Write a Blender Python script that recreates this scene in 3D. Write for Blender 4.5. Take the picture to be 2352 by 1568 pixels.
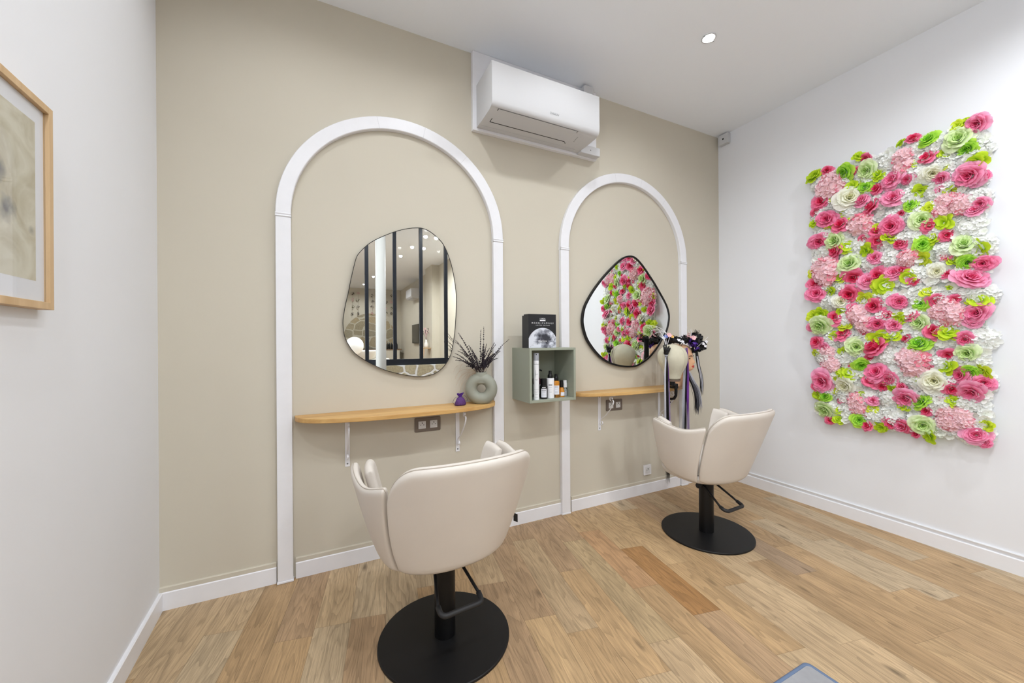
import bpy, bmesh, math, random
from mathutils import Vector, Matrix

for o in list(bpy.data.objects):
    bpy.data.objects.remove(o, do_unlink=True)
scene = bpy.context.scene
col = scene.collection
PI = math.pi

# ------------------------------------------------------------------ camera
CAM_D, CAM_H, FPX = 2.34766, 1.25, 884.04
cd = bpy.data.cameras.new('camera')
cam = bpy.data.objects.new('camera', cd)
col.objects.link(cam)
cd.sensor_fit = 'HORIZONTAL'
cd.sensor_width = 36.0
cd.lens = FPX * 36.0 / 2352.0
cd.clip_start = 0.02
R_ = Vector((0.89726, -0.44147, -0.00611))
U_ = Vector((0.00587, -0.00192, 0.99998))
F_ = Vector((0.44147, 0.89728, -0.00087))
M = Matrix(((R_.x, U_.x, -F_.x, 0.0), (R_.y, U_.y, -F_.y, -CAM_D), (R_.z, U_.z, -F_.z, CAM_H), (0, 0, 0, 1)))
cam.matrix_world = M
scene.camera = cam

# ------------------------------------------------------------------ exposure and world
vs = scene.view_settings
vs.view_transform = 'Standard'
vs.look = 'None'
vs.gamma = 1.0
vs.use_curve_mapping = False
vs.exposure = 0.25
w = bpy.data.worlds.new('world')
scene.world = w
w.use_nodes = True
w.node_tree.nodes['Background'].inputs[0].default_value = (0.9, 0.93, 1.0, 1)
w.node_tree.nodes['Background'].inputs[1].default_value = 0.3

# ------------------------------------------------------------------ ceiling lamps (positions; each lamp's builder uses them)
CEIL = 3.114
SALON_LAMPS = [(2.148, -0.757), (1.372, -0.735), (0.60, -0.72), (-0.16, -0.72),
               (2.55, -2.15), (1.55, -2.15), (0.55, -2.15), (-0.35, -2.15)]
ROOM_LAMPS = [(1.64, -4.45), (1.58, -5.30), (1.52, -6.20), (1.30, -9.20), (0.2, -4.45), (0.2, -6.2), (0.2, -9.2), (1.83, -4.46), (1.81, -5.31), (1.2, -10.9)]  # last lamp is added to brighten the far wall
LAMP_POWER = (11.0, 46.0)      # row by the wall, row over the open floor
ROOM_POWER = 66.0
LAMP_COLOR = (0.955, 1.0, 1.045)

# soft fill light added outside an added left wall window, behind the viewer
FILL_Y0, FILL_Y1, FILL_Z0, FILL_Z1 = -3.05, -2.45, 0.75, 2.65
dl = bpy.data.lights.new('added_fill_light', 'AREA')
dl.shape = 'RECTANGLE'; dl.size = FILL_Y1 - FILL_Y0; dl.size_y = FILL_Z1 - FILL_Z0
dl.energy = 48.0; dl.color = (0.90, 0.96, 1.0)
do = bpy.data.objects.new('added_fill_light', dl)
col.objects.link(do)
do.location = (-0.98, (FILL_Y0 + FILL_Y1) / 2, (FILL_Z0 + FILL_Z1) / 2)
do.rotation_euler = Vector((1, 0, 0)).to_track_quat('-Z', 'Y').to_euler()

# ------------------------------------------------------------------ helpers
def s2l(c):
    return c / 12.92 if c <= 0.04045 else ((c + 0.055) / 1.055) ** 2.4

def rgb(r, g, b):
    return (s2l(r / 255.0), s2l(g / 255.0), s2l(b / 255.0), 1.0)

MATS = {}
def mat(name, c, rough=0.5, metal=0.0, noise=0.0, scale=8.0, bump=0.0, bscale=200.0, spec=0.5, stretch=None, coat=0.0):
    """procedural principled material: base colour with optional tone mottling and fine bump"""
    m = bpy.data.materials.new(name)
    m.use_nodes = True
    nt = m.node_tree
    b = nt.nodes['Principled BSDF']
    b.inputs['Base Color'].default_value = c
    b.inputs['Roughness'].default_value = rough
    b.inputs['Metallic'].default_value = metal
    b.inputs['Specular IOR Level'].default_value = spec
    b.inputs['Coat Weight'].default_value = coat
    if noise or bump:
        tc = nt.nodes.new('ShaderNodeTexCoord')
        src = tc.outputs['Object']
        if stretch:
            mp = nt.nodes.new('ShaderNodeMapping')
            mp.inputs['Scale'].default_value = stretch
            nt.links.new(src, mp.inputs['Vector'])
            src = mp.outputs['Vector']
    if noise:
        n = nt.nodes.new('ShaderNodeTexNoise')
        n.inputs['Scale'].default_value = scale
        n.inputs['Detail'].default_value = 4.0
        nt.links.new(src, n.inputs['Vector'])
        mr = nt.nodes.new('ShaderNodeMapRange')
        mr.inputs['From Min'].default_value = 0.25
        mr.inputs['From Max'].default_value = 0.75
        mr.inputs['To Min'].default_value = 1.0 - noise
        mr.inputs['To Max'].default_value = 1.0 + noise
        nt.links.new(n.outputs['Fac'], mr.inputs['Value'])
        hv = nt.nodes.new('ShaderNodeHueSaturation')
        hv.inputs['Color'].default_value = c
        nt.links.new(mr.outputs['Result'], hv.inputs['Value'])
        nt.links.new(hv.outputs['Color'], b.inputs['Base Color'])
    if bump:
        n2 = nt.nodes.new('ShaderNodeTexNoise')
        n2.inputs['Scale'].default_value = bscale
        n2.inputs['Detail'].default_value = 3.0
        nt.links.new(src, n2.inputs['Vector'])
        bp = nt.nodes.new('ShaderNodeBump')
        bp.inputs['Strength'].default_value = bump
        bp.inputs['Distance'].default_value = 0.002
        nt.links.new(n2.outputs['Fac'], bp.inputs['Height'])
        nt.links.new(bp.outputs['Normal'], b.inputs['Normal'])
    MATS[name] = m
    return m

def emis(name, c, strength):
    m = bpy.data.materials.new(name)
    m.use_nodes = True
    b = m.node_tree.nodes['Principled BSDF']
    b.inputs['Base Color'].default_value = c
    b.inputs['Emission Color'].default_value = c
    b.inputs['Emission Strength'].default_value = strength
    return m

def glassy(name, c, tint=0.08, rough=0.02):
    """thin clear pane: mostly see-through, Fresnel reflection on top"""
    m = bpy.data.materials.new(name)
    m.use_nodes = True
    nt = m.node_tree
    nt.nodes.remove(nt.nodes['Principled BSDF'])
    out = nt.nodes['Material Output']
    t = nt.nodes.new('ShaderNodeBsdfTransparent')
    t.inputs[0].default_value = (1 - tint, 1 - tint, 1 - tint, 1) if c is None else c
    g = nt.nodes.new('ShaderNodeBsdfGlossy')
    g.inputs['Roughness'].default_value = rough
    lw = nt.nodes.new('ShaderNodeLayerWeight')
    lw.inputs['Blend'].default_value = 0.5
    pw = nt.nodes.new('ShaderNodeMath'); pw.operation = 'POWER'; pw.inputs[1].default_value = 5.0
    nt.links.new(lw.outputs['Facing'], pw.inputs[0])
    f = nt.nodes.new('ShaderNodeMath'); f.operation = 'MULTIPLY_ADD'; f.inputs[1].default_value = 0.7; f.inputs[2].default_value = 0.02
    nt.links.new(pw.outputs[0], f.inputs[0])
    mx = nt.nodes.new('ShaderNodeMixShader')
    nt.links.new(f.outputs[0], mx.inputs[0])
    nt.links.new(t.outputs[0], mx.inputs[1])
    nt.links.new(g.outputs[0], mx.inputs[2])
    nt.links.new(mx.outputs[0], out.inputs[0])
    return m

class MB:
    """collects shapes that become ONE mesh object"""
    def __init__(s):
        s.v = []; s.f = []; s.mi = []; s.sm = []; s.c = None; s.cur = 0; s.smooth = False
    def vert(s, p):
        s.v.append(tuple(p)); return len(s.v) - 1
    def face(s, idx):
        s.f.append(tuple(idx)); s.mi.append(s.cur); s.sm.append(s.smooth)
    def box(s, x0, x1, y0, y1, z0, z1, m=None):
        b = len(s.v)
        for z in (z0, z1):
            for (x, y) in ((x0, y0), (x1, y0), (x1, y1), (x0, y1)):
                p = Vector((x, y, z))
                if m is not None: p = m @ p
                s.v.append(tuple(p))
        for q in ((3, 2, 1, 0), (4, 5, 6, 7), (0, 1, 5, 4), (1, 2, 6, 5), (2, 3, 7, 6), (3, 0, 4, 7)):
            s.face([b + i for i in q])
        return s
    def grid(s, rows, closed_u=False, closed_v=False):
        """rows: list of lists of points"""
        nv, nu = len(rows), len(rows[0])
        b = len(s.v)
        for r in rows:
            for p in r: s.v.append(tuple(p))
        for j in range(nv if closed_v else nv - 1):
            j2 = (j + 1) % nv
            for i in range(nu if closed_u else nu - 1):
                i2 = (i + 1) % nu
                s.face((b + j * nu + i, b + j * nu + i2, b + j2 * nu + i2, b + j2 * nu + i))
        return b
    def lathe(s, prof, c=(0, 0, 0), n=32, axis='z', cap=True, m=None):
        """prof: list of (r, h)"""
        rows = []
        for r, h in prof:
            row = []
            for i in range(n):
                a = 2 * PI * i / n
                if axis == 'z': p = Vector((c[0] + r * math.cos(a), c[1] + r * math.sin(a), c[2] + h))
                elif axis == 'y': p = Vector((c[0] + r * math.cos(a), c[1] + h, c[2] + r * math.sin(a)))
                else: p = Vector((c[0] + h, c[1] + r * math.cos(a), c[2] + r * math.sin(a)))
                if m is not None: p = m @ p
                row.append(p)
            rows.append(row)
        b = s.grid(rows, closed_u=True)
        if cap:
            if prof[0][0] > 1e-6: s.face([b + i for i in range(n)][::-1])
            e = b + (len(prof) - 1) * n
            if prof[-1][0] > 1e-6: s.face([e + i for i in range(n)])
        return s
    def tube(s, pts, r, n=8, closed=False, cap=True):
        """swept tube; r number or list"""
        P = [Vector(p) for p in pts]
        N = len(P)
        rs = r if isinstance(r, (list, tuple)) else [r] * N
        rows = []; up = None
        for i in range(N):
            if closed: t = P[(i + 1) % N] - P[(i - 1) % N]
            else: t = P[min(i + 1, N - 1)] - P[max(i - 1, 0)]
            if t.length < 1e-9: t = Vector((0, 0, 1))
            t.normalize()
            if up is None:
                up = t.orthogonal().normalized()
            else:
                up = up - t * up.dot(t)
                if up.length < 1e-6: up = t.orthogonal()
                up.normalize()
            q = t.cross(up)
            rows.append([P[i] + rs[i] * (up * math.cos(2 * PI * k / n) + q * math.sin(2 * PI * k / n)) for k in range(n)])
        b = s.grid(rows, closed_u=True, closed_v=closed)
        if cap and not closed:
            s.face([b + i for i in range(n)][::-1])
            e = b + (N - 1) * n
            s.face([e + i for i in range(n)])
        return s
    def prism(s, outline, a, b_, axis='y'):
        """outline: 2D loop; extruded from a to b_ along axis (y: outline is x,z; z: x,y; x: y,z)"""
        def P(u, v, h):
            return (u, h, v) if axis == 'y' else ((u, v, h) if axis == 'z' else (h, u, v))
        n = len(outline); b = len(s.v)
        for h in (a, b_):
            for (u, v) in outline: s.v.append(P(u, v, h))
        s.face([b + i for i in range(n)])
        s.face([b + n + i for i in range(n)][::-1])
        for i in range(n):
            j = (i + 1) % n
            s.face((b + j, b + i, b + n + i, b + n + j))
        return s
    def ball(s, c, r, nu=12, nv=8, sc=(1, 1, 1)):
        rows = []
        for j in range(nv + 1):
            t = PI * j / nv
            rows.append([(c[0] + r * sc[0] * math.sin(t) * math.cos(2 * PI * i / nu), c[1] + r * sc[1] * math.sin(t) * math.sin(2 * PI * i / nu), c[2] + r * sc[2] * math.cos(t)) for i in range(nu)])
        s.grid(rows, closed_u=True)
        return s
    def build(s, name, mats, parent=None, smooth=False, bevel=0.0, seg=2, fix=True, sub=0, colors=None):
        me = bpy.data.meshes.new(name)
        me.from_pydata(s.v, [], s.f)
        if not isinstance(mats, (list, tuple)): mats = [mats]
        for m in mats: me.materials.append(m)
        for p, k, q in zip(me.polygons, s.mi, s.sm):
            p.material_index = min(k, len(mats) - 1)
            p.use_smooth = smooth or q
        if colors is not None:
            at = me.color_attributes.new('tint', 'FLOAT_COLOR', 'POINT')
            for i, c in enumerate(colors): at.data[i].color = (c[0], c[1], c[2], 1.0)
        if fix:
            bm = bmesh.new(); bm.from_mesh(me)
            bmesh.ops.remove_doubles(bm, verts=bm.verts, dist=1e-6)
            bmesh.ops.recalc_face_normals(bm, faces=bm.faces)
            bm.to_mesh(me); bm.free()
        o = bpy.data.objects.new(name, me)
        col.objects.link(o)
        if parent is not None: o.parent = parent
        if bevel:
            bv = o.modifiers.new('bevel', 'BEVEL')
            bv.width = bevel; bv.segments = seg; bv.limit_method = 'ANGLE'; bv.angle_limit = math.radians(35)
            bv.harden_normals = False
            for p in me.polygons: p.use_smooth = True
            sm = o.modifiers.new('wn', 'WEIGHTED_NORMAL'); sm.keep_sharp = False
        if sub:
            sb = o.modifiers.new('sub', 'SUBSURF'); sb.levels = sub; sb.render_levels = sub
        return o

def tag(o, label=None, cat=None, group=None, kind=None):
    if label: o['label'] = label
    if cat: o['category'] = cat
    if group: o['group'] = group
    if kind: o['kind'] = kind
    return o

def empty(name, loc=(0, 0, 0), rz=0.0):
    o = bpy.data.objects.new(name, None)
    o.empty_display_size = 0.05
    col.objects.link(o)
    o.location = loc
    o.rotation_euler = (0, 0, rz)
    return o

def children(o):
    return [c for c in col.objects if c.parent == o]

def copy_tree(o, parent=None):
    c = o.copy(); col.objects.link(c); c.parent = parent
    for ch in children(o): copy_tree(ch, c)
    return c

def rrect(x0, x1, z0, z1, r, n=5):
    pts = []
    for (cx, cz, a0) in ((x1 - r, z1 - r, 0), (x0 + r, z1 - r, 90), (x0 + r, z0 + r, 180), (x1 - r, z0 + r, 270)):
        for k in range(n + 1):
            a = math.radians(a0 + 90.0 * k / n)
            pts.append((cx + r * math.cos(a), cz + r * math.sin(a)))
    return pts

def catmull(P, k=4):
    n = len(P); out = []
    for i in range(n):
        p0, p1, p2, p3 = P[i - 1], P[i], P[(i + 1) % n], P[(i + 2) % n]
        for j in range(k):
            t = j / k
            out.append(tuple(0.5 * (2 * p1[d] + (p2[d] - p0[d]) * t + (2 * p0[d] - 5 * p1[d] + 4 * p2[d] - p3[d]) * t * t + (3 * p1[d] - p0[d] - 3 * p2[d] + p3[d]) * t ** 3) for d in range(len(p1))))
    return out

def bez(a, b, c, d, n=10):
    a, b, c, d = Vector(a), Vector(b), Vector(c), Vector(d)
    return [a * (1 - t) ** 3 + b * 3 * t * (1 - t) ** 2 + c * 3 * t * t * (1 - t) + d * t ** 3 for t in [i / n for i in range(n + 1)]]

def text_mesh(name, txt, size, mtx, m, parent, align='CENTER', extr=0.0003, spacing=1.0, shear=0.0, sx=1.0):
    cu = bpy.data.curves.new('lettering', 'FONT')
    cu.body = txt; cu.size = size; cu.align_x = align; cu.align_y = 'CENTER'
    cu.extrude = extr; cu.space_character = spacing; cu.shear = shear
    cu.resolution_u = 3
    tmp = bpy.data.objects.new('lettering', cu)
    col.objects.link(tmp)
    dg = bpy.context.evaluated_depsgraph_get()
    me = bpy.data.meshes.new_from_object(tmp.evaluated_get(dg))
    bpy.data.objects.remove(tmp, do_unlink=True)
    me.transform(mtx @ Matrix.Diagonal((sx, 1, 1, 1)))
    me.materials.clear(); me.materials.append(m)
    o = bpy.data.objects.new(name, me)
    col.objects.link(o)
    if parent is not None: o.parent = parent
    return o

# text plane facing -y (readable from the camera side): x right, z up
def face_y(x, y, z):
    return Matrix(((1, 0, 0, x), (0, 0, -1, y), (0, 1, 0, z), (0, 0, 0, 1)))

# ------------------------------------------------------------------ outlines and placements measured on the walls (metres)
MIRROR_A = [(0.515,1.936),(0.555,1.935),(0.596,1.920),(0.637,1.891),(0.672,1.857),(0.703,1.798),(0.728,1.724),(0.745,1.642),(0.756,1.552),(0.756,1.469),(0.751,1.364),(0.739,1.259),(0.721,1.176),(0.695,1.122),(0.653,1.075),(0.597,1.047),(0.536,1.039),(0.457,1.048),(0.380,1.067),(0.318,1.088),(0.258,1.119),(0.205,1.152),(0.158,1.190),(0.127,1.237),(0.107,1.287),(0.101,1.336),(0.102,1.385),(0.114,1.459),(0.129,1.528),(0.143,1.603),(0.158,1.672),(0.173,1.729),(0.194,1.762),(0.232,1.804),(0.274,1.837),(0.329,1.869),(0.386,1.898),(0.450,1.922)]
MIRROR_B = [(2.177,1.921),(2.216,1.922),(2.256,1.909),(2.303,1.877),(2.352,1.832),(2.401,1.781),(2.459,1.718),(2.517,1.647),(2.569,1.580),(2.603,1.525),(2.623,1.456),(2.615,1.393),(2.593,1.330),(2.557,1.280),(2.505,1.212),(2.446,1.151),(2.387,1.103),(2.321,1.068),(2.257,1.043),(2.194,1.037),(2.117,1.041),(2.041,1.054),(1.968,1.076),(1.903,1.110),(1.846,1.156),(1.798,1.207),(1.757,1.264),(1.733,1.325),(1.720,1.385),(1.724,1.441),(1.741,1.502),(1.773,1.559),(1.822,1.628),(1.878,1.694),(1.936,1.754),(1.995,1.808),(2.055,1.859),(2.108,1.896),(2.139,1.911)]
FLOWERS = {
 'L': [(-0.800,2.438,0.039),(-1.058,2.468,0.033),(-1.156,2.308,0.031),(-0.907,2.248,0.023),(-1.021,2.285,0.031),(-0.975,2.114,0.022),(-0.798,2.098,0.028),(-0.892,2.037,0.032),(-1.014,2.068,0.018),(-1.160,1.969,0.030),(-1.270,2.468,0.020),(-1.509,2.451,0.032),(-1.539,2.461,0.021),(-1.455,2.315,0.024),(-1.334,2.311,0.024),(-1.454,2.238,0.022),(-1.585,2.225,0.040),(-1.353,2.146,0.031),(-1.472,2.101,0.022),(-1.388,2.025,0.028),(-1.456,1.920,0.040),(-1.410,1.838,0.025),(-1.593,1.752,0.039),(-1.365,1.733,0.033),(-1.479,1.695,0.024),(-0.985,1.882,0.034),(-1.100,1.838,0.038),(-0.794,1.733,0.032),(-0.953,1.669,0.032),(-1.178,1.597,0.047),(-0.894,1.595,0.033),(-1.087,1.513,0.041),(-1.208,1.892,0.035),(-1.295,1.631,0.036),(-1.470,1.541,0.014),(-1.380,1.520,0.028),(-1.585,1.447,0.042),(-1.464,1.272,0.039),(-1.269,1.370,0.025),(-0.786,1.425,0.034),(-0.839,1.438,0.035),(-0.955,1.447,0.029),(-1.251,1.382,0.029),(-0.977,1.340,0.036),(-0.915,1.272,0.030),(-1.157,1.262,0.044),(-1.230,1.268,0.037),(-0.806,1.148,0.028),(-0.966,1.164,0.025),(-0.943,1.024,0.023),(-0.991,1.012,0.037),(-1.082,1.008,0.023),(-1.172,0.986,0.022),(-0.937,0.970,0.026),(-1.223,0.935,0.026),(-0.926,0.886,0.022),(-0.813,0.842,0.030),(-0.941,0.751,0.025),(-1.073,0.874,0.025),(-1.122,0.790,0.022),(-0.931,0.683,0.028),(-1.164,0.685,0.032),(-1.465,1.083,0.040),(-1.601,1.074,0.034),(-1.332,1.014,0.025),(-1.283,0.832,0.032),(-1.482,0.887,0.027),(-1.611,0.774,0.027),(-1.394,0.671,0.032)],
 'D': [(-0.874,2.453,0.030),(-1.102,2.449,0.029),(-1.052,2.385,0.027),(-0.942,2.255,0.029),(-1.158,2.224,0.028),(-1.138,2.112,0.039),(-0.842,2.242,0.041),(-0.798,2.183,0.028),(-0.958,2.038,0.038),(-1.148,1.943,0.036),(-1.320,2.464,0.032),(-1.389,2.321,0.033),(-1.270,2.034,0.018),(-1.387,1.923,0.028),(-1.458,1.849,0.026),(-1.277,1.840,0.028),(-1.459,1.724,0.026),(-1.461,1.622,0.020),(-1.269,1.666,0.031),(-0.934,1.870,0.039),(-1.028,1.677,0.046),(-1.156,1.664,0.036),(-0.798,1.652,0.035),(-1.009,1.559,0.046),(-1.138,1.465,0.042),(-1.263,1.841,0.026),(-1.151,1.892,0.033),(-1.077,1.924,0.024),(-1.315,1.602,0.027),(-1.463,1.616,0.019),(-1.419,1.483,0.030),(-1.489,1.473,0.024),(-1.319,1.386,0.032),(-1.398,1.291,0.038),(-1.297,1.248,0.025),(-1.462,1.163,0.027),(-0.922,1.397,0.039),(-1.027,1.451,0.030),(-1.198,1.399,0.027),(-0.970,1.279,0.041),(-1.089,1.296,0.026),(-0.810,1.229,0.032),(-1.151,1.186,0.056),(-1.105,1.134,0.023),(-1.010,1.074,0.015),(-1.108,0.966,0.035),(-1.172,0.951,0.027),(-0.801,0.901,0.025),(-0.956,0.827,0.021),(-1.095,0.741,0.014),(-0.884,0.675,0.025),(-1.105,0.673,0.030),(-1.216,0.715,0.033),(-1.264,0.950,0.024),(-1.392,1.075,0.024),(-1.470,0.963,0.030),(-1.268,0.941,0.024),(-1.436,0.892,0.021),(-1.375,0.819,0.024),(-1.282,0.714,0.032),(-1.336,0.666,0.022)],
 'G': [(-0.986,2.402,0.047),(-1.096,2.254,0.032),(-1.389,2.426,0.035),(-1.549,2.311,0.035),(-1.308,2.070,0.030),(-1.359,1.814,0.036),(-1.540,1.680,0.039),(-1.354,1.461,0.030),(-1.351,1.211,0.048),(-1.061,1.081,0.039),(-0.866,0.833,0.035),(-1.050,0.705,0.037),(-1.550,1.067,0.035),(-1.359,0.863,0.036)],
 'C': [(-1.105,2.364,0.049),(-1.511,2.371,0.053),(-1.357,1.961,0.045),(-1.524,1.767,0.048),(-0.928,1.941,0.049),(-1.007,1.760,0.052),(-1.354,1.347,0.045),(-1.544,1.168,0.045),(-0.835,1.354,0.055),(-1.038,1.196,0.051),(-0.862,0.750,0.048),(-1.356,0.732,0.047)],
 'H': [(-0.904,2.343,0.079),(-1.059,2.018,0.068),(-1.106,1.983,0.037),(-1.282,2.377,0.051),(-1.272,2.309,0.048),(-1.465,2.045,0.042),(-1.516,2.006,0.046),(-1.447,1.993,0.038),(-1.297,1.746,0.048),(-0.861,1.747,0.075),(-0.871,1.697,0.068),(-1.458,1.430,0.056),(-1.486,1.386,0.055),(-1.426,1.394,0.037),(-1.321,1.137,0.062),(-1.051,1.408,0.060),(-1.089,1.343,0.053),(-0.875,1.150,0.044),(-0.891,1.076,0.050),(-1.033,0.826,0.049),(-1.050,0.786,0.043),(-1.310,1.113,0.063),(-1.338,1.076,0.056),(-1.459,0.818,0.038),(-1.506,0.822,0.046),(-1.464,0.760,0.043),(-1.518,0.777,0.039)],
 'P': [(-1.234,2.249,0.050),(-1.233,2.134,0.047),(-1.078,2.168,0.038),(-0.879,2.103,0.050),(-1.225,1.962,0.050),(-1.583,2.435,0.042),(-1.448,2.183,0.038),(-1.560,2.158,0.061),(-1.606,2.131,0.027),(-1.307,2.234,0.032),(-1.436,2.120,0.025),(-1.594,1.990,0.035),(-1.568,1.953,0.032),(-1.599,1.660,0.039),(-0.827,1.965,0.049),(-1.142,1.775,0.039),(-1.102,1.625,0.040),(-1.234,1.663,0.039),(-0.808,1.578,0.046),(-1.254,1.483,0.044),(-1.547,1.576,0.054),(-1.582,1.390,0.046),(-1.553,1.348,0.034),(-1.535,1.250,0.034),(-1.149,1.352,0.042),(-1.230,1.334,0.040),(-0.771,1.340,0.025),(-0.855,1.194,0.031),(-1.148,1.031,0.048),(-1.216,1.004,0.037),(-0.847,0.950,0.062),(-1.122,0.842,0.030),(-1.261,0.704,0.029),(-1.519,1.040,0.036),(-1.596,1.008,0.034),(-1.555,0.958,0.047),(-1.289,0.892,0.049),(-1.570,0.713,0.044),(-1.607,0.680,0.022)],
 'W': [(-1.002,2.212,0.056),(-1.402,2.230,0.044),(-1.421,1.647,0.036),(-0.952,1.507,0.045),(-0.984,0.936,0.044),(-1.408,1.001,0.053)],
}
STEM_TIPS = [(0.733,-0.128,1.302),(0.737,-0.140,1.284),(0.721,-0.112,1.257),(0.710,-0.135,1.248),(0.738,-0.144,1.202),(0.736,-0.112,1.192),(0.731,-0.063,1.176),(0.716,-0.074,1.157),(0.731,-0.077,1.135),(0.877,-0.129,1.319),(0.909,-0.099,1.341),(0.916,-0.124,1.233),(0.965,-0.134,1.238),(0.930,-0.140,1.207),(0.976,-0.130,1.230),(1.045,-0.062,1.205),(1.098,-0.071,1.261),(1.032,-0.073,1.184),(0.843,-0.074,1.191),(0.798,-0.132,1.225),(0.881,-0.121,1.185),(0.976,-0.090,1.169),(0.919,-0.080,1.196),(0.802,-0.069,1.096),(0.972,-0.066,1.182)]
# ------------------------------------------------------------------ materials
M_BEIGE = mat('beige wall paint', rgb(205, 198, 182), 0.75, noise=0.012, scale=3.0, bump=0.06, bscale=90)
M_WHITE = mat('white wall paint', rgb(232, 233, 237), 0.7, noise=0.008, scale=3.0, bump=0.05, bscale=90)
M_CEIL = mat('ceiling paint', rgb(244, 248, 254), 0.8, noise=0.008, scale=2.0)
M_TRIM = mat('white trim paint', rgb(236, 236, 240), 0.35, noise=0.015, scale=20)
M_PLASTIC = mat('white plastic', rgb(208, 208, 210), 0.6, spec=0.25)
M_FLAP = mat('grey plastic', rgb(206, 206, 209), 0.5)
M_SLOT = mat('black slot', rgb(10, 10, 11), 0.6)
M_BLACK = mat('black powder coat', rgb(13, 13, 15), 0.5, bump=0.02, bscale=600, spec=0.35)
M_BLACKG = mat('black lacquer', rgb(9, 9, 11), 0.4, spec=0.35)
M_RUBBER = mat('black rubber', rgb(26, 26, 28), 0.6)
M_LEATHER = mat('cream leatherette', rgb(214, 206, 197), 0.45, noise=0.02, scale=6, bump=0.05, bscale=500)
M_SEAM = mat('leatherette seam', rgb(176, 165, 152), 0.6)
M_DARKMETAL = mat('dark steel', rgb(20, 25, 36), 0.35)
M_MIRROR = mat('mirror glass', rgb(238, 240, 238), 0.0, metal=1.0)
M_TAUPE = mat('taupe socket frame', rgb(118, 106, 96), 0.4)
M_SOCKET = mat('socket white', rgb(226, 226, 226), 0.3)
M_HOLE = mat('socket hole', rgb(25, 25, 25), 0.6)
M_SAGE = mat('sage lacquer', rgb(154, 159, 143), 0.45, noise=0.01)
M_CERAMIC = mat('sage ceramic', rgb(148, 149, 136), 0.55, noise=0.03, scale=14, bump=0.08, bscale=120)
M_STEM = mat('dry stem', rgb(58, 44, 42), 0.8)
M_LAV = mat('dried lavender buds', rgb(38, 30, 40), 0.85, noise=0.3, scale=120)
M_PAMPAS = mat('beige dried grass', rgb(196, 172, 146), 0.9)
M_ORGANZA = mat('purple organza', rgb(70, 22, 130), 0.4, noise=0.15, scale=90)
M_ORGANZA_FILL = mat('lavender grain in organza', rgb(84, 46, 110), 0.7, noise=0.45, scale=170)
M_CORD = mat('dark cord', rgb(40, 28, 50), 0.7)
M_BOX = mat('black carton', rgb(20, 21, 26), 0.45)
M_INK = mat('white ink', rgb(238, 238, 240), 0.5)
M_INK2 = mat('grey ink', rgb(150, 152, 154), 0.5)
M_DARKINK = mat('dark ink', rgb(60, 60, 64), 0.5)
M_CANVAS = mat('canvas', rgb(206, 200, 178), 0.85, noise=0.05, scale=30, bump=0.2, bscale=350)
M_SKIN = mat('mannequin skin', rgb(226, 176, 136), 0.4)
M_LIPS = mat('red lips', rgb(205, 70, 62), 0.35)
M_EYE = mat('painted eye', rgb(28, 22, 22), 0.4)
M_BLACKFAB = mat('black fabric', rgb(17, 16, 19), 0.7, noise=0.3, scale=120)
M_HAIR_BLACK = mat('black hair', rgb(16, 15, 18), 0.3)
M_HAIR_PURPLE = mat('purple hair', rgb(128, 62, 168), 0.32, noise=0.15, scale=10)
M_HAIR_LILAC = mat('lilac hair', rgb(182, 160, 200), 0.35)
M_HAIR_WHITE = mat('white hair', rgb(206, 206, 214), 0.3)
M_HAIR_GREY = mat('grey hair', rgb(112, 112, 122), 0.3)
M_PETAL_PURPLE = mat('purple petals', rgb(74, 30, 140), 0.6)
M_PETAL_PINK = mat('pale pink petals', rgb(238, 186, 190), 0.6)
M_PETAL_WHITE = mat('white petals', rgb(236, 234, 238), 0.6)
M_PETAL_BLUE = mat('blue petals', rgb(92, 110, 178), 0.6)
M_PETAL_YELLOW = mat('yellow petals', rgb(226, 180, 96), 0.6)
M_AMBER = mat('amber glass', rgb(196, 126, 22), 0.12, coat=0.5)
M_AMBERDARK = mat('dark amber glass', rgb(92, 62, 16), 0.12, coat=0.5)
M_PLUM = mat('plum plastic', rgb(66, 14, 44), 0.3)
M_SILVER = mat('clear glossy glass', rgb(176, 182, 182), 0.12, metal=0.5)
M_WHITEPL = mat('glossy white plastic', rgb(240, 240, 243), 0.25)
M_GREYCAP = mat('grey cap', rgb(168, 170, 178), 0.35)
M_LABEL = mat('label paper', rgb(226, 228, 236), 0.6)
M_BASIN = mat('glazed white', rgb(236, 232, 226), 0.25)
M_CHROME = mat('brushed screw', rgb(120, 120, 122), 0.35, metal=0.8)
M_MAT_RIM = mat('blue grey rubber', rgb(96, 114, 142), 0.45, noise=0.04, scale=60)
M_MAT_TOP = mat('grey mat', rgb(152, 152, 155), 0.8, noise=0.06, scale=40, bump=0.2, bscale=300)
M_PAPER = mat('mount board', rgb(234, 236, 242), 0.7)
M_CREAMFAB = mat('cream upholstery', rgb(226, 220, 206), 0.7, noise=0.03, scale=20)
M_COLUMN = mat('off white column paint', rgb(178, 177, 174), 0.5)
M_LAMP = emis('lamp lens', (1, 0.985, 0.96, 1), 40.0)
M_BALLOON_GLOW = emis('balloon glow', (1, 0.99, 0.97, 1), 0.3)  # glow added to the white balloon, which is no lamp
M_GLASS = glassy('clear pane', None, 0.04, 0.0)
M_PICGLASS = glassy('picture glass', None, 0.02, 0.0)

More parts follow.
